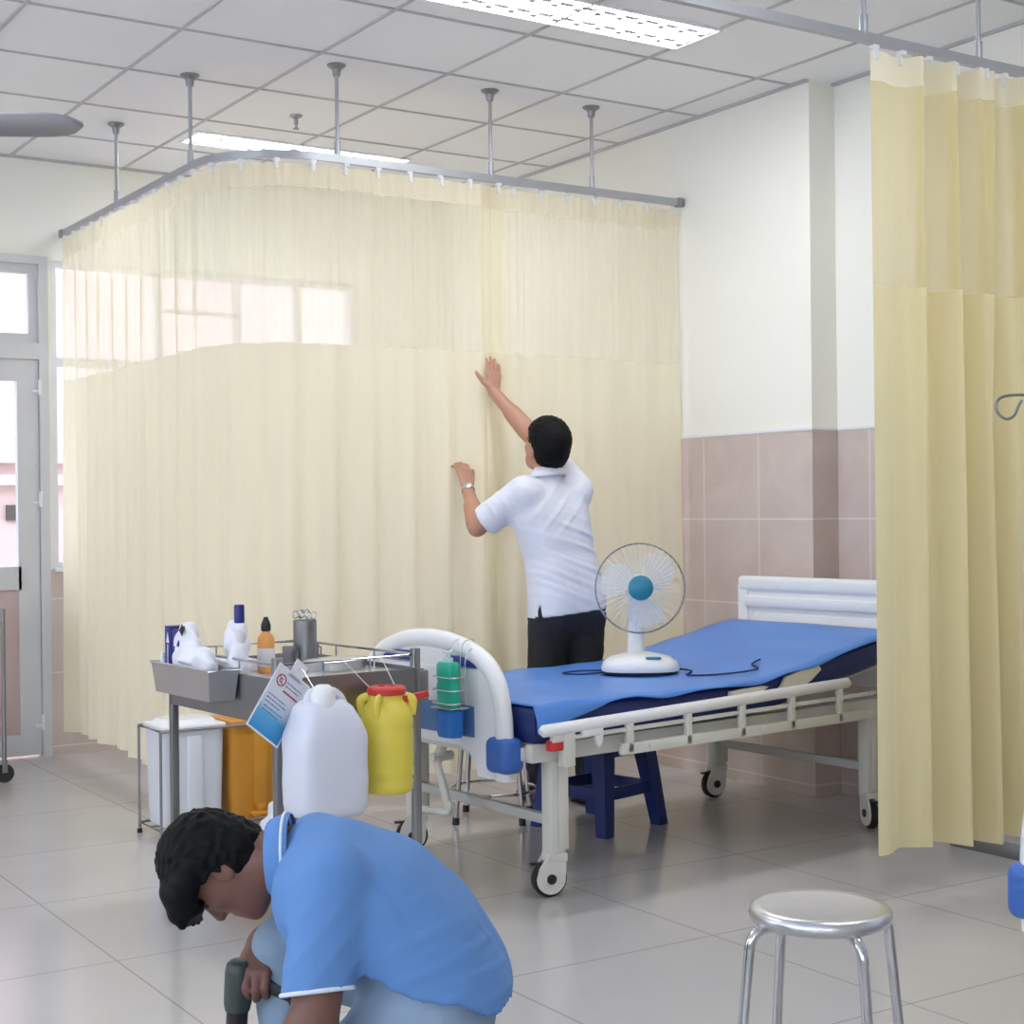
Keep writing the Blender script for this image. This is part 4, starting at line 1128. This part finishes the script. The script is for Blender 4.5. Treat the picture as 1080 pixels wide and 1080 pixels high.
# ------------------------------------------------------------------ dressing cart and everything on it
CM = Matrix.Translation((1.93, 4.296, 0)) @ Matrix.Rotation(R(4), 4, 'Z')
def oncart(name, label, cat, x, y, z, rz=0, group=None):
    return thing(name, label, cat, CM @ Vector((x, y, z)), 4+rz, group)
t = oncart('dressing_cart', 'stainless steel dressing cart loaded with bottles and hung containers', 'cart', 0, 0, 0)
ZS = 0.80
for x, y in ((0, 0), (0.5, 0), (0, 0.74), (0.5, 0.74)):
    p = obj('post', B().box((x-0.013, y-0.013, 0.10), (x+0.013, y+0.013, 0.878), 0.003), 'steel_dull', t)
    obj('castor_fork', B().box((x-0.015, y-0.018, 0.05), (x+0.015, y+0.018, 0.105), 0.003), 'steel_dull', p)
    obj('wheel', B().lathe([(0, -0.012), (0.046, -0.012), (0.048, 0), (0.046, 0.012), (0, 0.012)], 18, (x, y, 0.048), Matrix.Rotation(PI/2, 4, 'X')), 'rubber', p)
obj('top_shelf', B().box((-0.012, -0.012, ZS-0.012), (0.512, 0.752, ZS), 0.002), 'steel', t)
b = B().box((-0.013, -0.003, 0.672), (-0.008, 0.743, 0.815)).box((0.508, -0.003, 0.672), (0.513, 0.743, 0.815)).box((-0.003, -0.013, 0.685), (0.503, -0.008, 0.815)).box((-0.003, 0.748, 0.672), (0.503, 0.753, 0.815))
obj('apron', b, 'steel_dull', t, 0)
obj('lower_shelf', B().box((-0.012, -0.012, 0.15), (0.512, 0.752, 0.165), 0.003), 'steel', t)
b = B().tube([(0, 0, 0.857), (0.5, 0, 0.857), (0.5, 0.74, 0.857), (0, 0.74, 0.857)], 0.005, 8, closed=True)
for x in (0.16, 0.33): 
    for y in (0, 0.74): b.tube([(x, y, ZS), (x, y, 0.857)], 0.003, 6)
for y in (0.25, 0.5):
    for x in (0, 0.5): b.tube([(x, y, ZS), (x, y, 0.857)], 0.003, 6)
obj('guard_rail', b, 'chrome', t)
b = B().box((0.515, -0.01, 0.705), (0.545, 0.05, 0.805), 0.003).box((0.50, 0.0, 0.79), (0.535, 0.03, 0.81), 0.002)
obj('holder_bracket', b, 'steel_dull', t)

# stainless instrument box hung on the long side
t = oncart('steel_box', 'open stainless box hung on the cart side holding cartons and a bag', 'box', -0.068, 0.435, 0.732)
def rect(x0, x1, y0, y1, z): return [(x0, y0, z), (x1, y0, z), (x1, y1, z), (x0, y1, z)]
b = B().loft([rect(-0.043, 0.043, -0.200, 0.200, 0.0), rect(-0.052, 0.052, -0.215, 0.215, 0.098), rect(-0.050, 0.050, -0.213, 0.213, 0.098), rect(-0.041, 0.041, -0.198, 0.198, 0.003)])
obj('box_body', b, 'steel', t, 0)
b = B().tube([(-0.053, -0.216, 0.098), (0.053, -0.216, 0.098), (0.053, 0.216, 0.098), (-0.053, 0.216, 0.098)], 0.004, 8, closed=True)
obj('rolled_rim', b, 'steel', t)
# its contents
def carton(label, y, h, w):
    t = oncart('carton', label, 'carton', -0.06, y, 0.736, 0, 'dark blue cartons')
    obj('carton_body', B().box((-0.028, -w/2, 0), (0.028, w/2, h), 0.002), 'royal', t)
    b = B().prism([(-w*0.22, h-0.055), (w*0.22, h-0.055), (0.0, h-0.02)], -0.0295, -0.028, 'x')
    b.box((-0.0295, -0.002, 0.03), (-0.028, 0.002, h-0.06))
    obj('carton_print', b, 'paper', t, 0)
carton('tall dark blue carton at the outer end of the steel box', 0.588, 0.213, 0.048)
carton('dark blue carton squeezed against the white bag in the steel box', 0.530, 0.205, 0.055)
for k, (y, h, lab) in enumerate(((0.632, 0.125, 'small grey vial at the very end of the steel box'), (0.615, 0.15, 'taller clear vial tucked beside the dark blue carton'))):
    t = oncart('vial', lab, 'vial', -0.085+0.05*k, y, 0.736, 0, 'vials in the steel box')
    obj('vial_body', B().lathe([(0, 0), (0.011, 0), (0.012, 0.005), (0.012, h-0.03), (0.007, h-0.02), (0.007, h-0.012), (0, h-0.012)], 14), 'clear', t)
    obj('vial_cap', B().lathe([(0.009, h-0.014), (0.009, h), (0, h)], 12), 'steel_dull' if k else 'paper', t)

f = Field((-0.06, -0.17, -0.03), (0.075, 0.19, 0.27), 0.005)
f.ell((0, 0.07, 0.10), (0.04, 0.075, 0.10), 0.02).ell((0.0, -0.04, 0.085), (0.042, 0.07, 0.075), 0.02).ell((0.005, 0.075, 0.195), (0.03, 0.05, 0.035), 0.02)
f.ell((-0.012, 0.02, 0.09), (0.042, 0.06, 0.075), 0.01)
f.whole(lambda a, X, Y, Z: np.maximum(a + 0.006*np.sin(60*Y+25*Z+18*X)*np.sin(44*Z-30*X) + 0.004*np.sin(120*X+90*Z+40*Y), np.maximum(np.abs(X-0.0)-0.036-2.0*np.maximum(Z-0.10, 0), 0.004-Z)))
t = oncart('plastic_bag', 'crumpled white plastic bag bulging out of the steel box', 'bag', -0.062, 0.42, 0.736)
fobj('bag_body', f, 'bag', t)
b = B().box((-0.001, -0.012, 0), (0.001, 0.012, 0.03)).xf(Matrix.Translation((-0.03, 0.06, 0.195)) @ Matrix.Rotation(R(40), 4, 'X'))
b2 = B().box((-0.001, -0.03, 0), (0.001, -0.012, 0.012)).xf(Matrix.Translation((-0.035, 0.045, 0.20)) @ Matrix.Rotation(R(-20), 4, 'X'))
obj('bag_print', b, 'black', t, 0); obj('bag_print', b2, 'black', t, 0)

def bottle(name, label, x, y, z, r, h, body, cap, capm, extra=None):
    t = oncart(name, label, 'bottle', x, y, z)
    obj('bottle_body', B().lathe([(0, 0), (r*0.94, 0), (r, 0.006), (r, h*0.66), (r*0.9, h*0.74), (r*0.45, h*0.83), (r*0.42, h*0.88), (0, h*0.88)], 24), body, t, 50)
    obj('bottle_cap', B().lathe(cap, 18), capm, t)
    return t
h = 0.195
t = bottle('capped_bottle', 'white bottle with dark blue cap wrapped in a thin bag', 0.03, 0.305, ZS, 0.026, h, 'label', [(0.014, h*0.86), (0.0165, h*0.87), (0.0165, h*1.13), (0.015, h*1.16), (0, h*1.16)], 'royal')
f = Field((-0.06, -0.06, -0.01), (0.06, 0.09, 0.24), 0.005)
f.cap((0, 0, 0.03), (0, 0.0, 0.15), 0.034, 0.024, 0.01).ell((0, 0.035, 0.10), (0.034, 0.045, 0.07), 0.02)
f.whole(lambda a, X, Y, Z: np.maximum(a + 0.005*np.sin(70*Y+30*Z)*np.sin(60*Z-40*X)+0.003*np.sin(130*X+70*Z), -Z+0.003))
fobj('wrapping_bag', f, 'bag', t)
h = 0.158
t = bottle('antiseptic_bottle', 'orange bottle with black pointed cap on the cart top', 0.14, 0.334, ZS, 0.028, h, 'amber', [(0.014, h*0.85), (0.016, h*0.88), (0.016, h*0.98), (0.009, h*1.1), (0.007, h*1.14), (0, h*1.14)], 'black')
obj('bottle_label', B().lathe([(0.0285, 0.02), (0.0288, 0.021), (0.0288, h*0.5), (0.0285, h*0.505)], 24), 'label', t)

# steel canister of forceps, lidded tray, small cup
t = oncart('forceps_canister', 'steel canister with ring handled forceps standing on the cart', 'canister', 0.372, 0.49, ZS)
obj('canister_body', B().lathe([(0, 0), (0.040, 0), (0.040, 0.15), (0.037, 0.15), (0.037, 0.006), (0, 0.006)], 28), 'steel_dull', t)
for k, (dx, dy, hh, tl) in enumerate(((-0.02, 0.012, 0.17, 4), (0.004, 0.01, 0.172, -3), (0.02, -0.008, 0.165, 6))):
    b = B()
    for s in (-1, 1):
        b.tube([(dx+s*0.003, dy, 0.01), (dx+s*0.006, dy, hh-0.02)], 0.002, 6)
        c = Vector((dx+s*0.010, dy, hh))
        b.tube([c+Vector((0.010*math.cos(2*PI*q/14), 0, 0.013*math.sin(2*PI*q/14))) for q in range(14)], 0.002, 6, closed=True)
    o = obj('forceps_handle', b, 'chrome', t)
def cup(label, x, y, r, h):
    t = oncart('steel_cup', label, 'cup', x, y, ZS, 0, 'small steel cups')
    obj('cup_body', B().lathe([(0, 0), (r*0.9, 0), (r, h), (r*0.93, h), (r*0.82, 0.004), (0, 0.004)], 20), 'steel_dull', t)
    b = B().tube([(r*0.98, 0, h*0.8), (r*1.5, 0, h*0.75), (r*1.5, 0, h*0.35), (r*0.95, 0, h*0.3)], 0.003, 6)
    obj('cup_handle', b, 'steel_dull', t)
cup('small steel cup close to the orange bottle side of the canister', 0.30, 0.475, 0.022, 0.065)
cup('small steel cup on the far side of the forceps canister', 0.435, 0.545, 0.02, 0.065)
t = oncart('steel_tray', 'oval lidded steel tray lying behind the cart rail', 'tray', 0.365, 0.27, ZS, 8)
def oval(a, c, z, n=36): return [(a*math.cos(2*PI*k/n), c*math.sin(2*PI*k/n), z) for k in range(n)]
obj('tray_body', B().loft([oval(0.115, 0.055, 0.0), oval(0.125, 0.064, 0.026)]), 'steel', t)
obj('tray_lid', B().loft([oval(0.130, 0.068, 0.026), oval(0.130, 0.068, 0.030), oval(0.120, 0.060, 0.036), oval(0.07, 0.03, 0.040)]), 'steel', t)
t = oncart('paper_box', 'flat white paper box on the cart top behind the steel box', 'box', 0.09, 0.50, ZS)
obj('box_body', B().box((-0.06, -0.09, 0), (0.06, 0.09, 0.035), 0.002), 'paper', t)
obj('box_flap', B().box((-0.058, -0.088, 0.035), (0.058, 0.0, 0.037)), 'paper', t)

# laminated notice hanging askew from the near corner
P0, P1, P2, P3 = [Vector(p) for p in ((-0.036, -0.052, 0.838), (0.036, -0.052, 0.872), (0.090, -0.052, 0.745), (-0.022, -0.052, 0.604))]
# an A5 card turned about 50 degrees
c0 = Vector((-0.020, -0.045, 0.742)); ang = R(37)
m = CM @ Matrix.Translation(c0) @ Matrix.Rotation(R(10), 4, 'Z') @ Matrix.Rotation(ang, 4, 'Y')
t = thing('notice_card', 'white and blue laminated notice card dangling askew from the cart corner', 'notice')
t.matrix_world = m
w, hh = 0.066, 0.102
kk = N('notice_print'); tc = kk.n('ShaderNodeTexCoord'); sp = kk.n('ShaderNodeSeparateXYZ'); kk.l(tc.outputs['Object'], sp.inputs[0])
mr = kk.n('ShaderNodeMapRange'); kk.l(sp.outputs['Z'], mr.inputs['Value']); mr.inputs['From Min'].default_value = -0.10; mr.inputs['From Max'].default_value = 0.02
cr = kk.n('ShaderNodeValToRGB'); cr.color_ramp.elements[0].color = lin((52, 146, 206)); cr.color_ramp.elements[1].color = lin((222, 226, 238))
cr.color_ramp.elements.new(0.45).color = lin((90, 172, 216)); cr.color_ramp.elements.new(0.65).color = lin((190, 210, 228))
kk.l(mr.outputs[0], cr.inputs[0]); pr = kk.n('ShaderNodeBsdfPrincipled', Roughness=0.35); kk.l(cr.outputs[0], pr.inputs['Base Color']); kk.l(pr.outputs[0], kk.out.inputs['Surface'])
obj('laminate', B().box((-w-0.006, -0.0006, -hh-0.006), (w+0.006, 0.0008, hh+0.006), 0.0004, 1), 'paper', t)
obj('printed_sheet', B().box((-w, -0.0012, -hh), (w, -0.0006, hh)), kk.m, t, 0)
b = B()
for z, a, c in ((0.012, -0.055, 0.02), (0.0, -0.055, 0.03), (-0.012, -0.055, 0.012), (-0.026, -0.05, 0.03), (-0.038, -0.05, 0.02), (0.072, -0.012, 0.052), (0.060, -0.012, 0.046)):
    x = a
    while x < c:
        l = random.uniform(0.006, 0.014); b.box((x, -0.0016, z-0.0016), (min(c, x+l), -0.0012, z+0.0016)); x += l+0.003
obj('text_line', b, mat('notice_ink', (92, 96, 130), 0.6), t, 0)
red = mat('notice_red', (176, 70, 84), 0.5)
b = B().tube([(-0.036+0.017*math.cos(2*PI*k/28), -0.0014, 0.066+0.017*math.sin(2*PI*k/28)) for k in range(28)], 0.0022, 6, closed=True)
b.bar((-0.048, -0.0014, 0.078), (-0.024, -0.0014, 0.054), 0.003, 0.001, 0, (0, 1, 0)).box((-0.012, -0.0018, 0.040), (0.052, -0.0012, 0.046))
b.tube([(-0.036+0.007*math.cos(0.6+5*k/14), -0.0014, 0.066+0.007*math.sin(0.6+5*k/14)) for k in range(15)], 0.0016, 6)
obj('warning_symbol', b, red, t, 0)
obj('hanging_tape', B().box((-0.022, -0.0012, hh-0.01), (0.03, 0.001, hh+0.05)), 'bag', t, 0)

# white jug hung from the rail
t = oncart('plastic_jug', 'large milky white plastic jug hanging on the front of the cart', 'jug', 0.090, -0.128, 0.412)
def sq(w, d, z, e=5, cx=0, cy=0, n=36):
    return [(cx+p[0], cy+p[1], p[2]) for p in sup(w, d, z, n, e)]
b = B().loft([sq(0.095, 0.075, 0.0), sq(0.108, 0.086, 0.012), sq(0.113, 0.090, 0.035), sq(0.115, 0.092, 0.10), sq(0.113, 0.090, 0.17), sq(0.115, 0.092, 0.225), sq(0.112, 0.090, 0.245), sq(0.098, 0.084, 0.282, 4.5), sq(0.080, 0.070, 0.325, 4, -0.006), sq(0.060, 0.054, 0.345, 3, -0.008)])
obj('jug_body', b, 'jug', t, 60)
b = B().tube(fillet([(-0.060, 0, 0.322), (-0.05, 0, 0.372), (0.042, 0, 0.366), (0.075, 0, 0.300)], 0.03, 6), 0.016, 12)
obj('jug_handle', b, 'jug', t, 60)
obj('jug_cap', B().lathe([(0.0, 0.33), (0.036, 0.33), (0.036, 0.365), (0.030, 0.385), (0.018, 0.394), (0, 0.396)], 22, (-0.022, -0.03, 0)), 'binlid', t)
b = B().tube([(-0.02, 0.02, 0.372), (-0.02, 0.118, 0.445)], 0.0016, 6).tube([(-0.02, 0.118, 0.445), (-0.02, 0.127, 0.452), (-0.02, 0.134, 0.447)], 0.0016, 6)
obj('hanging_wire', b, 'steel', t)

# yellow sharps container hung beside it
t = oncart('sharps_container', 'yellow sharps container with red lid hung on the cart front', 'container', 0.316, -0.118, 0.455)
prof = [(0, 0), (0.074, 0), (0.082, 0.008), (0.0845, 0.03), (0.082, 0.045), (0.086, 0.052), (0.086, 0.075), (0.084, 0.085), (0.086, 0.095), (0.086, 0.19), (0.084, 0.20), (0.086, 0.208), (0.085, 0.235), (0.078, 0.258), (0.064, 0.275), (0.057, 0.285), (0.056, 0.305), (0, 0.305)]
prof = [(r*0.95, z) for r, z in prof]
obj('container_body', B().lathe(prof, 36), 'yellow', t, 40)
for a in (20, 140, 215, 325):
    ca, sa = math.cos(R(a)), math.sin(R(a))
    b = B().tube(fillet([(0.055*ca, 0.055*sa, 0.293), (0.083*ca, 0.083*sa, 0.285), (0.074*ca, 0.074*sa, 0.238)], 0.02, 5), 0.010, 10, flat=1.5)
    obj('carry_lug', b, 'yellow', t, 60)
lid = obj('lid', B().lathe([(0.057, 0.300), (0.060, 0.303), (0.060, 0.318), (0.055, 0.324), (0.03, 0.326), (0.028, 0.320), (0.012, 0.320), (0.011, 0.325), (0, 0.325)], 32), 'red', t)
obj('lid_strap', B().box((0.045, -0.045, 0.270), (0.158, -0.032, 0.290), 0.003, 2, Matrix.Rotation(R(-6), 4, 'Y')), 'red', lid)
b = B().tube([(-0.045, 0.02, 0.318), (-0.085, 0.118, 0.402)], 0.0016, 6).tube([(0.055, 0.03, 0.31), (0.055, 0.118, 0.402)], 0.0016, 6)
obj('hanging_wire', b, 'steel', t)

# ------------------------------------------------------------------ pedal bins in a wire stand
BX, BY = 2.155, 5.93
t = thing('bin_stand', 'thin steel wire stand around the two pedal bins', 'bin stand', (BX, BY, 0))
LX, LY, zt = 0.585, 0.255, 0.445
b = B()
b.tube([(0, 0, 0.045), (LX, 0, 0.045), (LX, LY, 0.045), (0, LY, 0.045)], 0.006, 8, closed=True)
b.tube([(LX/2, 0, 0.045), (LX/2, LY, 0.045)], 0.005, 8).tube([(0, LY/2, 0.045), (LX, LY/2, 0.045)], 0.005, 8)
obj('bottom_frame', b, 'steel_dull', t)
obj('top_frame', B().tube([(0, 0, zt), (LX, 0, zt), (LX, LY, zt), (0, LY, zt)], 0.006, 8, closed=True), 'steel_dull', t)
for x, y in ((0, 0), (LX, 0), (LX, LY), (0, LY)):
    p = obj('stand_post', B().tube([(x, y, 0.01), (x, y, zt)], 0.006, 8), 'steel_dull', t)
    obj('foot', B().lathe([(0, 0), (0.011, 0), (0.011, 0.018), (0, 0.018)], 12, (x, y, 0)), 'rubber', p)
def pedal_bin(label, x0, w, m, ml, mp):
    t = thing('pedal_bin', label, 'bin', (BX+x0, BY, 0.052), 0, 'pedal bins')
    c = w/2
    b = B().loft([sq(w*0.43, 0.105, 0.0, 8, c, 0.128), sq(w*0.44, 0.108, 0.01, 8, c, 0.128), sq(w*0.475, 0.118, 0.385, 8, c, 0.128)])
    obj('bin_body', b, m, t, 40)
    b = B().box((0.006, 0.004, 0.385), (w-0.006, 0.252, 0.410), 0.008, 3).loft([sq(w*0.42, 0.10, 0.41, 6, c, 0.128), sq(w*0.36, 0.085, 0.428, 6, c, 0.128)])
    obj('lid', b, ml, t, 40)
    b = B().box((c-0.032, 0.004, 0.05), (c+0.032, 0.026, 0.37), 0.006)
    obj('pedal_channel', b, m, t, 40)
    b = B().box((c-0.045, -0.025, 0.012), (c+0.045, 0.03, 0.030), 0.006).box((c-0.02, 0.0, 0.03), (c+0.02, 0.02, 0.06), 0.005)
    obj('pedal', b, mp, t, 40)
pedal_bin('pale grey pedal bin with a white lid in the wire stand', 0.008, 0.282, 'bin', 'binlid', 'binlid')
pedal_bin('orange pedal bin beside the pale one, behind the cart', 0.296, 0.282, 'orange', 'orange', 'orange')

# white paper sack next to the bins
f = Field((-0.12, -0.10, -0.02), (0.12, 0.10, 0.22), 0.006)
f.cap((0, 0, 0.05), (0.01, 0, 0.12), 0.062, 0.04, 0.02).ell((0.0, 0, 0.04), (0.075, 0.06, 0.05), 0.02)
f.whole(lambda a, X, Y, Z: np.maximum(a + 0.006*np.sin(50*Y+35*Z)*np.sin(45*Z-40*X)+0.004*np.sin(90*X+60*Z), -Z+0.001))
t = thing('paper_sack', 'small crumpled white sack on the floor beside the orange bin', 'sack', (2.585, 5.765, 0))
fobj('sack_body', f, 'bag', t)
obj('sack_tie', B().tube([(0.04*math.cos(2*PI*k/16)+0.01, 0.04*math.sin(2*PI*k/16), 0.128+0.003*math.sin(k)) for k in range(16)], 0.004, 6, closed=True), 'steel_dull', t)

# ------------------------------------------------------------------ camera, daylight, exposure
cam = bpy.data.cameras.new('camera'); co = bpy.data.objects.new('camera', cam); C.objects.link(co)
cam.lens = 54.0; cam.sensor_width = 36.0; cam.clip_start = 0.05
co.location = (0, 0, 1.32)
yaw = Matrix.Rotation(R(-32.95), 4, 'Z'); pitch = Matrix.Rotation(PI/2-2/1620, 4, 'X'); roll = Matrix.Rotation(-0.0104, 4, 'Z')
co.matrix_world = Matrix.Translation((0, 0, 1.32)) @ yaw @ pitch @ roll
SC.camera = co
w = bpy.data.worlds.new('daylight'); SC.world = w; w.use_nodes = True
bg = w.node_tree.nodes['Background']; bg.inputs[0].default_value = lin((240, 245, 255)); bg.inputs[1].default_value = 3.2
SC.view_settings.view_transform = 'Standard'; SC.view_settings.look = 'None'
SC.view_settings.gamma = 1.0; SC.view_settings.use_curve_mapping = False
SC.view_settings.exposure = 0.56
SC.cycles.use_denoising = True
SC.cycles.max_bounces = 10; SC.cycles.transparent_max_bounces = 24
SC.cycles.sample_clamp_indirect = 6.0
